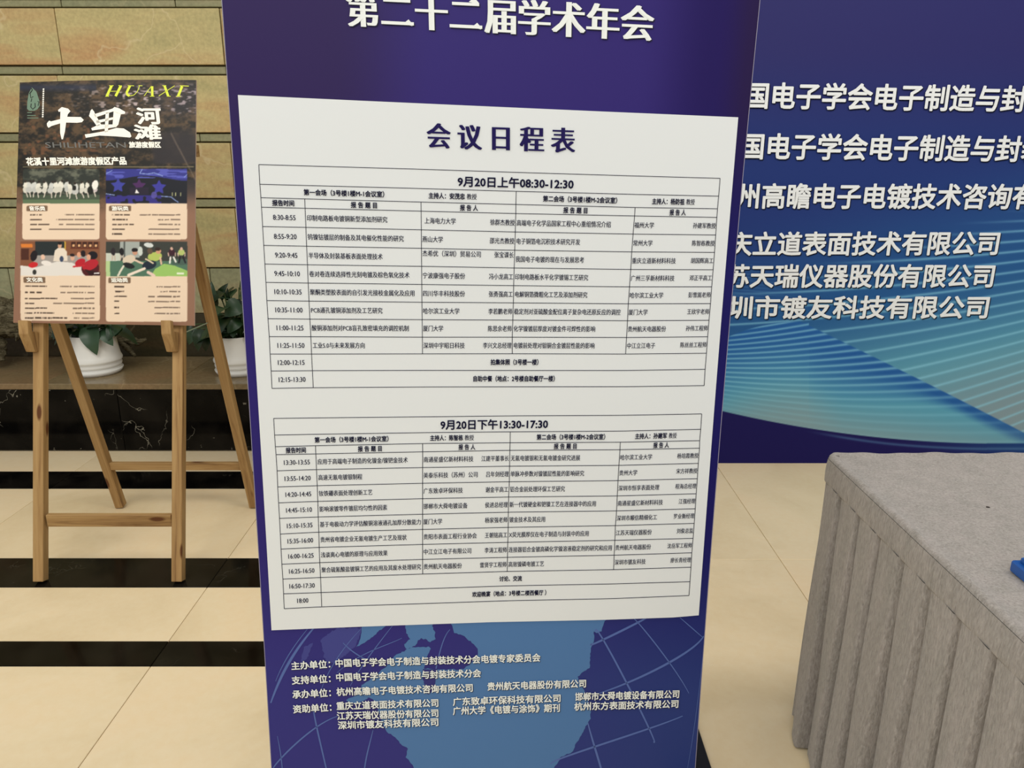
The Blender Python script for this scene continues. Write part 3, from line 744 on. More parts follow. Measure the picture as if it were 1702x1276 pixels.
def rl(ub, vb, um, vm):
    # rear plane y = 3.0 - .15 z
    RP = Plane((0, -1, -.15), 2.985 - .15 * CH)
    A = Vector(RP.at(ub, vb)); M = Vector(RP.at(um, vm)); d = (M - A).normalized()
    A = A - d * (A.z / d.z); B = A + d * (1.19 / d.z)
    return beam('rear_leg', A + Vector((0, 0, .006)), B, .034, .036, M_WOOD, es), A, B
_, LA, LB = rl(200, 838, 98, 545); _, RA, RB = rl(424, 846, 338, 470)
def bar(name, A, B, w, d): return beam(name, A, B, w, d, M_WOOD, es, side=(0, 0, 1))
a = epl(76, 868); b = epl(281, 868)
bar('crossbar', a + Vector((-.004, .02, 0)), b + Vector((.004, .02, 0)), .044, .02)
def along(A, B, z): return A + (B - A) * (z / (B.z - A.z))
RP = Plane((0, -1, -.15), 2.985 - .15 * CH); zc = float(RP.at(300, 774)[2])
bar('crossbar', along(LA, LB, zc) + Vector((.012, 0, 0)), along(RA, RB, zc) + Vector((-.012, 0, 0)), .032, .02)
# top rail joins the legs behind the poster, with the pivot bolt
zt = 1.44; yt = EZ0 + EZS * zt
bar('crossbar', (-1.60, yt + .03, zt), (-1.10, yt + .03, zt), .04, .02)
for x in (-1.66, -1.10):
    beam('pivot_bolt', (x - .03, 2.765, 1.165), (x + .06, 2.765, 1.165), .008, .008, mat('steel_bolt', (130, 130, 130), .4, .5, .8), es, .002)
# pegs: a block on the leg with an upturned tip in front of the poster
def peg(u_c):
    c = epl(u_c, 560, .0); up = (EZS * Vector((0, 1, 0)) + Vector((0, 0, 1))).normalized(); fw = EN
    prof = [(-.006, -.052), (.012, -.052), (.052, .006), (.058, .052), (.036, .052), (.028, .016), (-.006, .018)]
    w = .0165
    V = [c + fw * (p[0] + .006) + up * p[1] + Vector((s * w, 0, 0)) for s in (-1, 1) for p in prof]; k = len(prof)
    Fc = [tuple(range(k))[::-1], tuple(range(k, 2 * k))] + [(i, (i + 1) % k, k + (i + 1) % k, k + i) for i in range(k)]
    o = mesh('peg', V, Fc, M_WOOD, es)
    bm = bmesh.new(); bm.from_mesh(o.data); bmesh.ops.recalc_face_normals(bm, faces=bm.faces); bev(bm, .0015); bm.to_mesh(o.data); bm.free()
peg(56.5); peg(288.5)
M_CORD = mat('green_cord', (150, 165, 140), .6, .2)
ca = epl(306, 553, -.02); cb = along(RA, RB, float(RP.at(341, 535)[2]))
beam('tie_cord', ca, cb + Vector((-.012, -.016, 0)), .003, .003, M_CORD, es, 0)
beam('cord_knot', cb + Vector((-.014, -.022, 0)), cb + Vector((.004, -.022, 0)), .008, .008, M_CORD, es, .002)

# poster: painted print sampled on a fine grid of the board face
PX0, PY0 = 10, 120; SSC = 2
H_, W_ = 440 * SSC, 330 * SSC
yy_, xx_ = np.mgrid[0:H_, 0:W_]; xx_ = xx_ / SSC + PX0; yy_ = yy_ / SSC + PY0
def vnoise(fx_, fy_, seed):
    r = np.random.default_rng(seed); gx_ = xx_ / fx_; gy2 = yy_ / fy_
    T = r.random((256, 256)); ix = np.floor(gx_).astype(int); iy = np.floor(gy2).astype(int); tx = gx_ - ix; ty = gy2 - iy
    tx = tx * tx * (3 - 2 * tx); ty = ty * ty * (3 - 2 * ty)
    q = lambda a, b: T[b % 256, a % 256]
    return (q(ix, iy) * (1 - tx) + q(ix + 1, iy) * tx) * (1 - ty) + (q(ix, iy + 1) * (1 - tx) + q(ix + 1, iy + 1) * tx) * ty
img = np.zeros((H_, W_, 3))
nA = .5 * vnoise(14, 9, 1) + .3 * vnoise(5, 3, 2) + .2 * vnoise(2, 1.4, 3)
img[:] = mixc(np.broadcast_to(C(34, 32, 28), img.shape).copy(), C(88, 70, 50), smooth(.35, .75, nA))
img[:] = mixc(img, C(40, 46, 64), smooth(0, 1, 1 - abs(yy_ - 145) / 10) * (xx_ < 160) * .8)
sp_ = vnoise(5, 1.8, 4) * vnoise(9, 4, 6)
band = smooth(0, 14, yy_ - 140 - (xx_ - 30) * -.02) * (1 - smooth(175, 205, yy_)) * smooth(70, 230, xx_)
img[:] = mixc(img, C(176, 160, 158), smooth(.30, .55, sp_) * band)
img[:] = mixc(img, C(60, 56, 76), band * .25 * smooth(230, 300, xx_))
img[:] = mixc(img, C(46, 42, 44), smooth(.45, .6, vnoise(30, 26, 9)) * smooth(200, 230, yy_) * smooth(230, 260, xx_) * .9)
road = np.exp(-((yy_ - (214 + (xx_ - 280) * 1.9)) / 3) ** 2) * (xx_ > 283)
img[:] = mixc(img, C(124, 108, 92), road * .55)
img[:] = mixc(img, C(122, 82, 56), smooth(.62, .8, vnoise(7, 5, 12)) * smooth(195, 215, yy_) * (1 - smooth(255, 262, yy_)) * (xx_ < 190) * .7)
img[:] = mixc(img, C(140, 104, 82), smooth(292, 365, yy_ + (vnoise(20, 20, 21) - .5) * 18))
def inside(x0, x1, y0, y1, r=0, rc='tb'):
    m = (xx_ >= x0) & (xx_ < x1) & (yy_ >= y0) & (yy_ < y1)
    if r:
        for cx, cy, a in ((x0 + r, y0 + r, 't'), (x1 - r, y0 + r, 't'), (x0 + r, y1 - r, 'b'), (x1 - r, y1 - r, 'b')):
            if a not in rc: continue
            q = ((xx_ < cx) if cx < (x0 + x1) / 2 else (xx_ > cx)) & ((yy_ < cy) if a == 't' else (yy_ > cy)) & ((xx_ - cx) ** 2 + (yy_ - cy) ** 2 > r * r)
            m &= ~q
    return m
def put(m, c, al=1.0):
    img[m] = img[m] * (1 - al) + np.array(c, float) * al
def ell(cx, cy, a, b, c, rot=0, clip=None, al=1.0):
    t = math.radians(rot); dx = xx_ - cx; dy = yy_ - cy
    m = ((dx * math.cos(t) + dy * math.sin(t)) / a) ** 2 + ((-dx * math.sin(t) + dy * math.cos(t)) / b) ** 2 < 1
    if clip is not None: m &= clip
    put(m, c, al)
def pol(pts, c, clip=None):
    p = np.array(pts, float); m = np.zeros(xx_.shape, bool); j = len(p) - 1
    for i in range(len(p)):
        cr = ((p[i, 1] > yy_) != (p[j, 1] > yy_)) & (xx_ < (p[j, 0] - p[i, 0]) * (yy_ - p[i, 1]) / (p[j, 1] - p[i, 1] + 1e-9) + p[i, 0]); m ^= cr; j = i
    if clip is not None: m &= clip
    put(m, c)
def seg_(x0, y0, x1, y1, w, c, clip=None, al=1.0):
    dx, dy = x1 - x0, y1 - y0; t = np.clip(((xx_ - x0) * dx + (yy_ - y0) * dy) / (dx * dx + dy * dy), 0, 1)
    m = (xx_ - x0 - t * dx) ** 2 + (yy_ - y0 - t * dy) ** 2 < (w / 2) ** 2
    if clip is not None: m &= clip
    put(m, c, al)
PEACH = (230, 206, 178)
for (x0, x1, y0, ym, y1) in ((36.6, 165.5, 281, 338, 397.6), (175.6, 311, 281, 338, 398), (34, 166, 401, 458, 533), (176, 311.5, 401.5, 459, 534.5)):
    put(inside(x0, x1, ym, y1, 5, 'b'), PEACH)
put(inside(38, 322, 276.5, 277.6), (120, 110, 84))
# picture 1: figures in white on a lawn
c1 = inside(38, 165.5, 280.5, 338, 4, 't')
img[:] = np.where(c1[..., None], mixc(np.broadcast_to(C(48, 52, 46), img.shape).copy(), C(104, 106, 90), smooth(.4, .8, nA)), img)
put(c1 & (yy_ > 322 + 3 * vnoise(12, 9, 31)), (72, 84, 66)); put(c1 & (yy_ > 331), (92, 112, 82))
rr_ = random.Random(4)
for i, x in enumerate((43, 49, 56, 63, 75, 85, 93, 101, 110, 116, 126, 136, 145, 156)):
    ck = rr_.choice([(214, 200, 198), (226, 222, 206), (204, 204, 196), (234, 228, 214)]); y = 312 + rr_.uniform(-2, 2)
    ell(x, y - 3, rr_.uniform(3.2, 4.6), 6.5, ck, rr_.uniform(-30, 30), c1); ell(x + rr_.uniform(-2, 2), y + 4, rr_.uniform(3.5, 6), 5, tuple(k * .92 for k in ck), rr_.uniform(-20, 20), c1)
    ell(x + rr_.uniform(-2, 2), y - 10, 1.9, 2.2, (52, 44, 38), 0, c1); seg_(x, y + 8, x + rr_.uniform(-3, 3), y + 16, 1.5, (228, 214, 198), c1); seg_(x, y - 5, x + rr_.uniform(-8, 8), y - 2, 1.6, ck, c1)
ell(150, 316, 5, 7, (32, 34, 28), 0, c1); ell(123, 312, 3.5, 4.5, (34, 34, 30), 0, c1)
ell(158, 307, 5, 8, (236, 234, 222), 10, c1)
# picture 2: night stage
c2 = inside(175.6, 311, 280.5, 338)
put(c2, (26, 28, 36)); put(c2 & (yy_ < 296 + 4 * np.sin(xx_ / 22)), (52, 54, 132))
put(c2 & (yy_ < 300) & (vnoise(18, 2.2, 41) > .62) & (yy_ < 296), (84, 88, 176))
for (x, y, s, c) in ((196, 308, 13, (62, 66, 152)), (231, 308, 12, (74, 40, 88)), (264, 311, 13, (60, 58, 150))):
    pts = [(x + (s if k % 2 == 0 else s * .5) * math.sin(k * math.pi / 5), y - (s if k % 2 == 0 else s * .5) * math.cos(k * math.pi / 5)) for k in range(10)]; pol(pts, c, c2)
put(c2 & (yy_ > 324) & (xx_ < 268) & (vnoise(6, 4, 42) > .35), (52, 46, 124)); put(c2 & (abs(xx_ - 231) < 16) & (yy_ > 311) & (yy_ < 323), (38, 32, 48))
pol([(224, 321), (226, 314), (229, 318), (231, 320), (231, 321)], (235, 230, 225), c2); ell(256, 324, 5, 6, (92, 84, 164), 0, c2, .8)
for a_ in (((236, 281), (232, 288)), ((232, 288), (245, 289)), ((245, 289), (256, 287)), ((256, 287), (270, 292)), ((176, 322), (190, 324)), ((268, 326), (284, 327)), ((284, 327), (296, 336)), ((310, 290), (306, 294)), ((176, 288), (186, 283))):
    seg_(*a_[0], *a_[1], 1.3, (140, 160, 214), c2)
for x in (286, 291.5, 300): seg_(x, 320, x, 325, 1.1, (180, 180, 130), c2)
# picture 3: people round a table
c3 = inside(34, 166, 401, 458)
put(c3, (128, 82, 56)); put(c3 & (xx_ > 58) & (xx_ < 107) & (yy_ < 426), (40, 46, 46)); put(c3 & (yy_ > 424) & (xx_ > 55) & (xx_ < 150), (158, 150, 142))
for i in range(5): put(c3 & inside(118 + i * 9.3, 125.5 + i * 9.3, 402, 411), (62, 34, 26)); put(c3 & inside(120 + i * 9.3, 124 + i * 9.3, 406, 410), (220, 170, 120))
put(c3 & inside(117, 164, 411.5, 413.5), (96, 46, 30)); put(c3 & inside(35, 48, 413, 432), (76, 42, 30)); put(c3 & inside(35, 54, 405, 411), (214, 124, 52))
put(c3 & inside(107, 109, 401, 425), (214, 170, 60))
pol([(34, 441), (60, 444), (95, 434), (120, 436), (140, 446), (152, 459), (34, 459)], (222, 216, 206), c3)
pol([(88, 434), (91, 416), (96, 412), (106, 412), (111, 418), (112, 433)], (226, 212, 192), c3); ell(99, 408, 3.2, 4.5, (206, 160, 130), 0, c3); ell(99, 404, 3.4, 2.6, (30, 24, 22), 0, c3)
ell(102, 430, 3.2, 5, (60, 72, 96), 0, c3)
ell(56, 425, 5.5, 9, (32, 26, 28), 15, c3); ell(55, 440, 8, 4.5, (196, 40, 42), -10, c3); ell(71, 427, 3.5, 4.5, (226, 186, 160), 0, c3); ell(77, 437, 9, 4, (230, 222, 212), 10, c3)
ell(150, 446, 15, 13, (78, 26, 28), -15, c3); ell(150, 440, 14, 8, (176, 36, 46), -25, c3); ell(133, 436, 9, 6, (180, 34, 44), -30, c3); ell(154, 424, 8, 7, (26, 22, 26), 0, c3); ell(147, 427, 3.5, 5, (214, 160, 130), 0, c3)
ell(138, 421, 4, 5.5, (34, 26, 28), 0, c3); ell(131, 423, 3.4, 4.6, (220, 160, 126), 0, c3); ell(120, 428, 3.4, 4.6, (216, 168, 140), 0, c3); ell(120, 423.5, 4, 2.4, (40, 30, 28), 0, c3); seg_(122, 443, 140, 441, 2.6, (190, 40, 48), c3)
ell(57, 452, 3.4, 4.2, (52, 52, 46), 0, c3); pol([(140, 447), (166, 452), (166, 459), (150, 459)], (48, 22, 22), c3); put(c3 & inside(156, 165, 453, 454.6), (240, 235, 230))
# picture 4: sports field
c4 = inside(176, 311.5, 401.5, 459)
put(c4, (58, 60, 54)); put(c4 & (xx_ < 200) & (yy_ > 420), (196, 200, 184)); put(c4 & (xx_ > 199) & (xx_ < 232) & (yy_ < 428), (160, 166, 158)); put(c4 & (xx_ > 205) & (xx_ < 208), (80, 84, 80))
put(c4 & (yy_ > 433), (78, 112, 90)); pol([(250, 460), (258, 446), (272, 438), (290, 441), (312, 450), (312, 460)], (150, 190, 100), c4); put(c4 & (yy_ > 430) & (xx_ > 285) & (yy_ < 440), (70, 92, 80))
put(c4 & (yy_ > 433) & (xx_ < 183), (176, 200, 140))
for x, s in ((188, (44, 38, 40)), (202, (30, 28, 28))): ell(x, 418, 3.6, 6.5, s, 0, c4); seg_(x - 1.5, 424, x - 2, 432, 1.8, (190, 170, 150), c4); seg_(x + 2, 424, x + 3, 432, 1.8, (190, 170, 150), c4)
ell(247, 407, 8, 4, (208, 212, 206), 10, c4); ell(233, 417, 4, 8, (200, 206, 196), 0, c4)
ell(214, 431, 11, 7, (212, 196, 172), -20, c4); ell(224, 419, 4.2, 5, (196, 146, 118), 0, c4); ell(224, 415, 5.4, 3.4, (30, 26, 26), 0, c4); ell(214, 441, 10, 4.5, (30, 34, 32), 15, c4); seg_(205, 442, 196, 457, 3.4, (218, 210, 190), c4)
seg_(222, 431, 238, 438, 3.2, (222, 196, 170), c4); ell(257, 426, 12, 7.5, (176, 190, 96), -5, c4); ell(263, 417, 4.2, 5, (204, 150, 118), 0, c4); ell(262, 413.5, 4.6, 3, (50, 36, 30), 0, c4); ell(249, 417, 4.4, 5, (96, 78, 62), 0, c4)
ell(248, 440, 12, 7, (30, 40, 52), -15, c4); seg_(240, 446, 213, 457, 4.2, (232, 214, 194), c4); seg_(246, 452, 256, 458, 5, (226, 196, 180), c4); seg_(266, 428, 268, 438, 3, (216, 180, 150), c4); seg_(242, 430, 254, 437, 2.4, (226, 206, 170), c4)
for x, s in ((285, (60, 30, 40)), (301, (176, 190, 110))): ell(x, 419, 5.5, 5.5, s, 0, c4); ell(x, 413, 2.2, 2.6, (210, 170, 150), 0, c4); seg_(x - 6, 420, x - 5, 425, 1.6, (214, 180, 160), c4); seg_(x + 6, 420, x + 6, 425, 1.6, (214, 180, 160), c4)
seg_(283, 427, 282, 437, 2.8, (226, 224, 214), c4); seg_(288, 427, 292, 435, 2.8, (226, 224, 214), c4); seg_(299, 427, 297, 436, 2.8, (30, 28, 34), c4); seg_(304, 427, 308, 436, 2.8, (30, 28, 34), c4)
put(c4 & inside(294, 306, 453, 456), (226, 232, 206))
# badges and tiny list rows (not readable in the photograph)
for x0, x1, y0, y1 in ((44, 79, 341.5, 351), (181, 218, 341.5, 351), (38.7, 75.3, 460, 469.8), (180, 217, 460.6, 470.2)): put(inside(x0, x1, y0, y1, 2), (122, 98, 76))
def small_row(x0, x1, y, seed, k=.85):
    n_ = vnoise(1.4, 40, seed) > .22
    put(inside(x0, x1, y - 1.05, y + 1.05) & n_, (44, 30, 24), k)
LR = [((356.7, 364.7, 372.6, 380.7), 49.8, (69.5, 69.5, 81.6, 69), (107.4, 93.5, 98, 81.4), 156.6),
      ((356.7, 364.5, 372.6, 380.7, 388.5), 186.2, (216, 211.7, 222.3, 207.2, 202.9), (232, 261.5, 262.8, 246.3, 246.3), 299.4),
      ((475.4, 485.5, 495.6, 503.7, 511.8, 519.9, 528), 41.2, (77.8, 69.5, 94.7, 56.8, 77.6, 89.7, 111.2), (99.3, 100.3, 118, 88.4, 120, 120.8, 120.8), 156.6),
      ((476, 484, 492.3, 500.4, 510.5, 520.6), 189.7, (206.4, 206.4, 211, 197.8, 197.8, 197.8), (260, 266.5, 246.3, 245.6, 256.4, 256.4), 299.4)]
sd = 100
for ys_, xl, xr, rl_, re in LR:
    for y, a, b in zip(ys_, xr, rl_): small_row(xl, a, y, sd); small_row(b, re, y + .2, sd + 1, .6); sd += 2
# grid on the board
TLp, TRp, BRp, BLp = np.array([33, 137.]), np.array([326, 133.]), np.array([323, 541.]), np.array([22, 536.])
sN, tN = 300, 400
ss, tq = np.meshgrid(np.linspace(0, 1, sN), np.linspace(0, 1, tN))
PU = (TLp[0] * (1 - ss) + TRp[0] * ss) * (1 - tq) + (BLp[0] * (1 - ss) + BRp[0] * ss) * tq
PV = (TLp[1] * (1 - ss) + TRp[1] * ss) * (1 - tq) + (BLp[1] * (1 - ss) + BRp[1] * ss) * tq
PV += -2.0 * (1 - (2 * ss - 1) ** 2) * (1 - tq)
ix = np.clip(((PU - PX0) * SSC).astype(int), 1, W_ - 2); iy = np.clip(((PV - PY0) * SSC).astype(int), 1, H_ - 2)
cc = sum(img[iy + a, ix + b] for a in (-1, 0, 1) for b in (-1, 0, 1)) / 9
pb = thing('poster_board', 'dark and brown tourism poster on foam board with four photo cards, resting on the easel', 'poster', tuple(epl(175, 540)))
BOFF = .012
grid_print('poster_print', PU, PV, cc, EAS, BOFF, M_POSP, pb)
rg = [(PU[0, i], PV[0, i]) for i in range(0, sN, 13)] + [(PU[-1, -1], PV[-1, -1]), (PU[-1, 0], PV[-1, 0])]
rg = np.array(rg); Fp = EAS.at(rg[:, 0], rg[:, 1], BOFF - .0002); Bp = Fp - np.array(EN) * .006; k = len(rg)
mesh('foam_board', np.vstack([Fp, Bp]), [tuple(range(2 * k - 1, k - 1, -1))] + [(i, (i + 1) % k, k + (i + 1) % k, k + i) for i in range(k)], mat('foam_edge', (200, 175, 160), .6, .2), pb)
M_PW = mat('poster_white', (250, 246, 232), .5, .2); M_PY = mat('poster_yellow', (222, 232, 74), .5, .2); M_PG = mat('poster_grey', (112, 112, 108), .5, .2); M_PE = mat('poster_emblem', (108, 132, 112), .5, .2); M_PD = mat('poster_dark', (30, 34, 30), .5, .2)
def za(x, y): return (20 + x / 10.63, 125 + y / 10.63)
def zb(x, y): return (170 + x / 10.63, 125 + y / 10.63)
Iw = Ink(); o1 = BOFF + .0006
Iw.poly([za(*p) for p in [(812, 615), (880, 562), (990, 590), (1032, 635), (985, 690), (975, 735), (1215, 738), (1268, 790), (1235, 828), (1150, 840), (955, 835), (935, 990), (900, 1132), (875, 1130), (850, 1020), (850, 850), (700, 895), (645, 930), (620, 895), (615, 850), (655, 802), (690, 815), (850, 775), (855, 640), (825, 648)]], o1)
for q in ([(-220, 470), (-150, 560), (150, 610), (225, 560), (405, 640), (400, 680), (340, 690), (280, 870), (-90, 920), (-180, 880)],):
    pass
R_ = lambda pts: Iw.poly([zb(*p) for p in pts], o1)
R_([(-205, 620), (-180, 598), (-145, 640), (-120, 700), (-20, 870), (-95, 900), (-165, 800), (-235, 720)])          # 里 left post
R_([(-150, 690), (180, 590), (215, 560), (300, 585), (405, 645), (400, 680), (330, 690), (190, 640), (-120, 745)])       # top
R_([(200, 640), (330, 680), (285, 870), (240, 920), (180, 900)])                                                           # right post
R_([(-110, 800), (200, 740), (195, 780), (-100, 850)])                                                                     # middle bar
R_([(-60, 870), (250, 870), (245, 915), (-180, 975), (-195, 935)])                                                         # lower bar
R_([(60, 660), (120, 650), (100, 1000), (40, 1010)])                                                                       # centre post
R_([(-310, 1045), (-230, 1035), (60, 985), (250, 930), (380, 940), (490, 1010), (515, 1080), (490, 1100), (250, 1080), (-50, 1065), (-290, 1105)])  # base
tag(Iw.build('brush_title', EAS, M_PW, pb), 'large white brush characters'); Iw = Ink()
text(Iw, '河', zb(600, 0)[0], zb(1045, 0)[0], lambda u: 192.5 + 0 * u, 29, .035, o1, slant=.0)
text(Iw, '滩', zb(560, 0)[0], zb(1040, 0)[0], lambda u: 219.5 + 0 * u, 26, .035, o1)
text(Iw, '旅游度假区', zb(470, 0)[0], zb(1035, 0)[0], lambda u: 240.5 + 0 * u, 10.5, .05, o1)
Iw.build('small_title', EAS, M_PW, pb); Iw = Ink()
text(Iw, '花溪十里河滩旅游度假区产品', 43.5, 210, lv(43, 268.5, 210, 267), 13.6, .045, o1)
Iw.build('subtitle', EAS, M_PW, pb); Iw = Ink()
for s, a, b, y in (('音乐类', 48.5, 75, 346.2), ('游玩类', 185.5, 213.5, 346.2), ('文化类', 43.8, 71, 464.8), ('运动类', 184.5, 212.5, 465.3)):
    Iw = Ink(); text(Iw, s, a, b, lambda u, y=y: y + 0 * u, 7.6, .04, o1); Iw.build('badge_lettering', EAS, M_PW, pb)
Iw = Ink()
for i in range(14): Iw.poly([(71.2 - .1 * i, 147 + 3.5 * i), (73.6 - .1 * i, 147 + 3.5 * i), (73.5 - .1 * i, 149.4 + 3.5 * i), (71.0 - .1 * i, 149.4 + 3.5 * i)], o1)
tag(Iw.build('small_column_lettering', EAS, M_PW, pb), kind='stuff')
Iy = Ink()
def zl(pts, w): Iy.line([zb(*p) for p in pts], w, o1)
for pts, w in (([(165, 185), (80, 370)], 4.2), ([(330, 185), (235, 370)], 4.2), ([(120, 185), (200, 183)], 1), ([(285, 183), (345, 185)], 1), ([(120, 285), (290, 280)], .8), ([(55, 372), (120, 372)], 1),
               ([(490, 185), (432, 300), (440, 340), (480, 365)], 4), ([(450, 183), (560, 187)], 1), ([(660, 185), (620, 290), (560, 350), (480, 366)], 1), ([(640, 183), (710, 186)], 1),
               ([(880, 195), (885, 370)], 4), ([(870, 190), (740, 365)], 1), ([(800, 300), (880, 300)], .8), ([(840, 372), (920, 372)], 1),
               ([(1100, 185), (1165, 370)], 4), ([(1280, 185), (1000, 365)], 1), ([(1060, 185), (1130, 183)], 1), ([(1140, 372), (1210, 372)], 1),
               ([(1410, 195), (1340, 370)], 4.2), ([(1370, 185), (1530, 192)], 1.2), ([(1300, 374), (1390, 374)], 1)): zl(pts, w)
Iy.build('yellow_lettering', EAS, M_PY, pb)
Igr = Ink(); text(Igr, 'SHILIHETAN', 75, 209, lambda u: 240.8 + 0 * u, 13, -.014, o1, slant=-.0, center=.345)
Igr.build('grey_lettering', EAS, M_PG, pb)
Im = Ink(); Im.poly([za(*p) for p in [(350, 215), (430, 290), (480, 440), (490, 540), (450, 600), (400, 628), (300, 628), (265, 590), (270, 470), (295, 320)]], o1)
for y, b in ((660, 350), (710, 420), (755, 465)): Im.poly([za(270, y - 6), za(b, y - 6), za(b, y + 7), za(270, y + 7)], o1)
Im.build('emblem', EAS, M_PE, pb)
Ik = Ink()
for pts, w in (([(340, 230), (360, 260), (330, 300), (310, 330)], 1.6), ([(320, 330), (330, 400), (375, 375)], 1.3), ([(350, 410), (335, 470)], 1.2), ([(340, 500), (330, 560), (365, 600), (410, 560), (405, 490)], 1.4), ([(450, 460), (475, 470), (460, 540)], 1.0)): Ik.line([za(*p) for p in pts], w, o1 + .0004)
Ik.build('emblem_stroke', EAS, M_PD, pb)

# ================================================================== POTS, PLANTS, DRIFTWOOD
M_POT = mat('white_ceramic', (240, 240, 234), .3, .4)
def leaf_mat():
    m = mat('dark_green_leaf', (34, 62, 30), .35, .4); n = N(m)
    oi = n.new('ShaderNodeObjectInfo'); c = n.ramp(oi.outputs['Random'], [(0, L4((18, 34, 16))), (.6, L4((30, 56, 26))), (1, L4((56, 82, 58)))])
    n.l(c, n.b.inputs['Base Color']); return m
M_LEAF = leaf_mat(); M_STEM = mat('green_stem', (58, 80, 40), .5, .3); M_SOIL = mat('dark_soil', (40, 32, 24), .95, .05)
def lathe(name, cx, cy, prof, m, parent, seg=48):
    V = []; Fc = []
    for r, z in prof:
        for i in range(seg): a = 2 * math.pi * i / seg; V.append((cx + r * math.cos(a), cy + r * math.sin(a), z))
    for j in range(len(prof) - 1):
        for i in range(seg): Fc.append((j * seg + i, j * seg + (i + 1) % seg, (j + 1) * seg + (i + 1) % seg, (j + 1) * seg + i))
    o = mesh(name, V, Fc, m, parent, True); return o
_leaf = None
def leaf(base, tip, width, nrm, parent, droop=.15):
    global _leaf
    if _leaf is None:
        V = []; Fc = []; K = 9
        for j in range(K):
            t = j / (K - 1); w = (math.sin(math.pi * min(1, t * .93 + .07) ** .75)) ** .85 * .5 if 0 < j < K - 1 else .02 * (j == 0)
            zc_ = -.22 * t * t + .12 * math.sin(t * math.pi)
            for s in (-1, -.5, 0, .5, 1): V.append((s * w, t, zc_ + .16 * abs(s) * w * 2 * .5 + .012 * math.sin(t * 20) * abs(s)))
        for j in range(K - 1):
            for i in range(4): Fc.append((j * 5 + i, j * 5 + i + 1, (j + 1) * 5 + i + 1, (j + 1) * 5 + i))
        _leaf = bpy.data.meshes.new('leaf'); _leaf.from_pydata(V, [], Fc); _leaf.materials.append(M_LEAF)
        _leaf.polygons.foreach_set('use_smooth', [True] * len(_leaf.polygons)); _leaf.update()
    base = Vector(base); tip = Vector(tip); y = (tip - base); Ln = y.length; y.normalize(); z = Vector(nrm); z = (z - y * z.dot(y)).normalized(); x = y.cross(z)
    o = bpy.data.objects.new('leaf', _leaf); COL.objects.link(o); o.parent = parent
    o.matrix_parent_inverse = parent.matrix_basis.inverted()
    M = Matrix((x * width, y * Ln, z * Ln)).transposed().to_4x4(); M.translation = base; o.matrix_basis = M
    return o
def stem(A, B, parent, r=.0035):
    A = Vector(A); B = Vector(B); m_ = (A + B) / 2 + Vector((0, 0, .25 * (B - A).length)); V = []; Fc = []; K = 7
    for j in range(K):
        t = j / (K - 1); p = A * (1 - t) ** 2 + m_ * 2 * t * (1 - t) + B * t * t
        for i in range(5): a = 2 * math.pi * i / 5; V.append(p + Vector((r * math.cos(a), r * math.sin(a) * .7, r * math.sin(a) * .7)))
    for j in range(K - 1):
        for i in range(5): Fc.append((j * 5 + i, j * 5 + (i + 1) % 5, (j + 1) * 5 + (i + 1) % 5, (j + 1) * 5 + i))
    mesh('stem', V, Fc, M_STEM, parent, True)
def pot_plant(cx, cy, R, H, label, targets, seed, nleaf, tall):
    t = thing('potted_plant', label, 'plant', (cx, cy, LZ), group=None)
    z = LZ
    lathe('saucer', cx, cy, [(.0, z + .001), (R * .94, z + .001), (R * 1.0, z + .012), (R * 1.04, z + .024), (R * 1.01, z + .026), (R * .98, z + .018), (0, z + .012)], M_POT, t)
    p = [(.0, z + .014), (R * .92, z + .014), (R * .98, z + .022), (R * 1.0, z + .03), (R * .96, z + .034), (R * 1.0, z + .038), (R * 1.02, z + .05), (R * .99, z + .06), (R * 1.04, z + .066), (R * 1.06, z + .076)]
    for k in range(1, 9):
        w = k / 8; p.append((R * (1.05 - .16 * w ** .6), z + .076 + (H - .076) * w))
    p += [(R * .88, z + H + .002), (R * .84, z + H - .004), (R * .85, z + H - .03), (0, z + H - .03)]
    lathe('pot', cx, cy, p, M_POT, t)
    lathe('soil', cx, cy, [(R * .845, z + H - .024), (0, z + H - .016)], M_SOIL, t)
    r = random.Random(seed); top = Vector((cx, cy, z + H - .02))
    for (u, v, Y, u2, v2, Y2, wd, nn) in targets:
        b = wall_at(u, v, Y); e = wall_at(u2, v2, Y2); leaf(b, e, wd, nn, t); stem(top + Vector((r.uniform(-.04, .04), r.uniform(-.04, .04), 0)), b, t)
    for i in range(nleaf):
        a = r.uniform(0, 2 * math.pi); el = r.uniform(.0, 1.0); rad = R * r.uniform(.5, 1.35) * (1 - .35 * el); h = H + (.0 + tall * el)
        b = Vector((cx + math.cos(a) * rad * .7, min(cy + math.sin(a) * rad * .7, WY - .05), z + h)); ln = r.uniform(.10, .15)
        d = Vector((math.cos(a), math.sin(a) * .8, r.uniform(-.7, .5))).normalized(); e = b + d * ln
        if e.y > WY - .03: e.y = WY - .03
        leaf(b, e, r.uniform(.07, .10), Vector((-d.x * .3, -d.y * .3 - .3, 1)), t)
        stem(top + Vector((math.cos(a) * .02, math.sin(a) * .02, 0)), b, t)
F1 = (.1, -1, .35)
c = wall_at(157, 618, 3.84)
pot_plant(c.x, 3.86, .125, .205, 'potted plant with drooping dark leaves in white pot, behind the easel legs',
          [(150, 540, 3.80, 156, 587, 3.72, .10, F1), (172, 545, 3.80, 184, 572, 3.74, .075, F1), (196, 540, 3.82, 178, 562, 3.74, .07, F1), (140, 542, 3.82, 118, 560, 3.76, .06, F1), (205, 535, 3.85, 190, 556, 3.78, .06, F1), (128, 536, 3.84, 134, 560, 3.75, .08, F1)], 3, 20, .2)
c = wall_at(397, 620, 3.84)
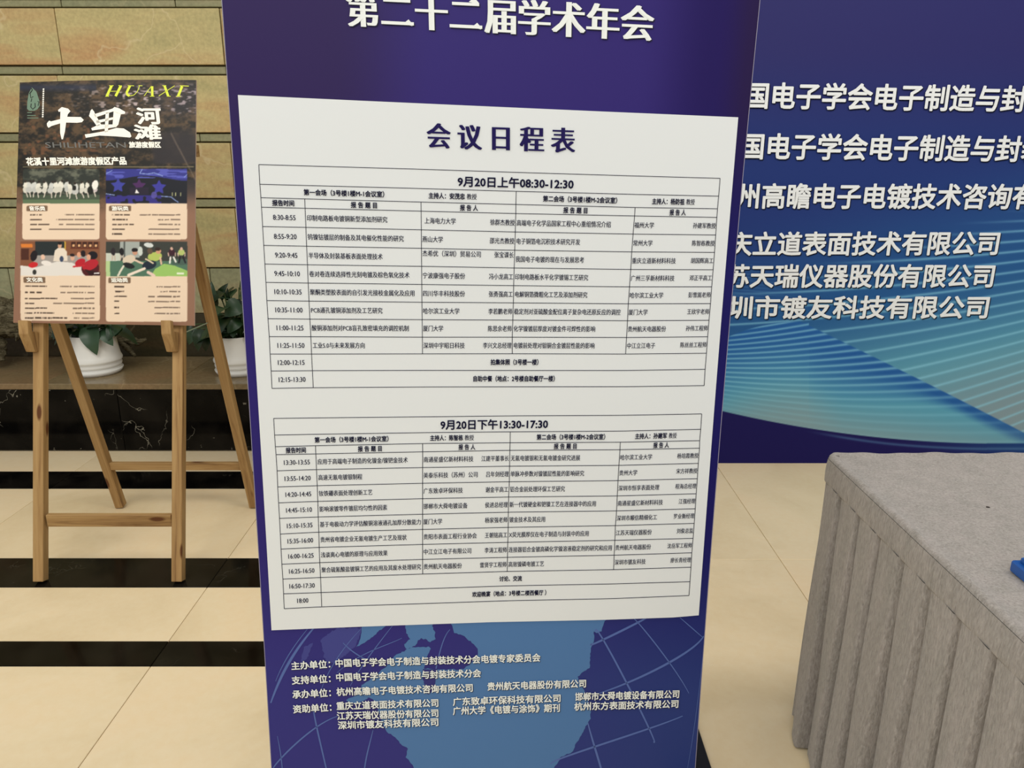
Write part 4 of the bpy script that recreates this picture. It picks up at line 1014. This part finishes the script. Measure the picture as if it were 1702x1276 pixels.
pot_plant(c.x, 3.86, .118, .20, 'bushy dark-leaved potted plant in white pot, seen between easel and display board',
          [(354, 512, 3.86, 349, 470, 3.84, .075, F1), (366, 492, 3.9, 376, 472, 3.88, .04, F1), (380, 500, 3.9, 377, 480, 3.88, .025, F1), (402, 503, 3.78, 373, 524, 3.72, .095, F1), (391, 512, 3.8, 410, 508, 3.75, .08, F1),
           (384, 538, 3.78, 362, 560, 3.74, .075, F1), (398, 530, 3.78, 378, 552, 3.72, .07, F1), (334, 546, 3.82, 327, 582, 3.76, .06, F1), (345, 550, 3.84, 340, 583, 3.8, .06, F1), (326, 545, 3.86, 312, 572, 3.82, .055, F1), (318, 540, 3.86, 306, 560, 3.84, .05, F1)], 9, 34, .24)

# driftwood lying along the back of the ledge
def drift_mat():
    m = mat('weathered_wood', (120, 112, 88), .85, .15); n = N(m)
    f = n.noise(n.coord((2.2, 8, 14)), 5, 6, .65, 1.6)
    c = n.ramp(f, [(.30, L4((34, 28, 20))), (.45, L4((92, 84, 62))), (.62, L4((138, 130, 104))), (.8, L4((96, 84, 62)))])
    n.l(c, n.b.inputs['Base Color']); n.bump(f, .9, .02); return m
M_DRIFT = drift_mat()
def tube(pts, name, m, parent, seg=18, K=60, rough=.16, seed=2):
    P = np.array([list(p) + [r] for p, r in pts], float); tt_ = np.linspace(0, 1, len(P)); t2 = np.linspace(0, 1, K)
    Q = np.stack([np.interp(t2, tt_, P[:, i]) for i in range(4)], -1)
    for _ in range(6): Q[1:-1] = (Q[:-2] + 2 * Q[1:-1] + Q[2:]) / 4
    r = np.random.default_rng(seed); rd = 1 + rough * r.standard_normal((K, seg))
    rd = (rd + np.roll(rd, 1, 1) + np.roll(rd, 1, 0)) / 3; fl_ = 1 + .12 * np.sin(np.arange(seg) * 2 * math.pi * 4 / seg)[None, :] + 0 * rd
    V = []; Fc = []
    T = np.gradient(Q[:, :3], axis=0)
    for j in range(K):
        d = Vector(T[j]).normalized(); a = d.cross(Vector((0, 1, .2))).normalized(); b = d.cross(a)
        for i in range(seg):
            an = 2 * math.pi * i / seg + j * .05; V.append(Vector(Q[j, :3]) + (a * math.cos(an) + b * math.sin(an)) * Q[j, 3] * rd[j, i] * fl_[0, i])
    for j in range(K - 1):
        for i in range(seg): Fc.append((j * seg + i, j * seg + (i + 1) % seg, (j + 1) * seg + (i + 1) % seg, (j + 1) * seg + i))
    Fc += [tuple(range(seg))[::-1], tuple(range((K - 1) * seg, K * seg))]
    return mesh(name, V, Fc, m, parent, True)
dw = thing('driftwood', 'gnarled grey-brown driftwood log lying on the ledge behind the easel', 'driftwood', tuple(wall_at(40, 600, 4.0)))
W_at = lambda u, v, Y: tuple(wall_at(u, v, Y))
tube([(W_at(-200, 515, 4.02), .10), (W_at(-90, 530, 4.02), .10), (W_at(-20, 528, 4.02), .11), (W_at(40, 532, 4.02), .10), (W_at(70, 545, 4.04), .06), (W_at(120, 552, 4.06), .045)], 'trunk', M_DRIFT, dw, seed=2)
tube([(W_at(60, 548, 4.04), .05), (W_at(150, 556, 4.08), .035), (W_at(205, 560, 4.06), .030), (W_at(228, 570, 4.0), .02), (W_at(243, 563, 3.98), .006)], 'branch', M_DRIFT, dw, K=40, seed=4)
tube([(W_at(190, 556, 4.06), .02), (W_at(212, 577, 4.0), .016), (W_at(225, 592, 3.98), .008)], 'branch', M_DRIFT, dw, K=24, seg=10, seed=6)
tube([(W_at(-20, 545, 3.98), .05), (W_at(-6, 575, 3.95), .045), (W_at(-4, 600, 3.93), .03)], 'branch', M_DRIFT, dw, K=24, seed=5)

bpy.data.objects.remove(_fo)
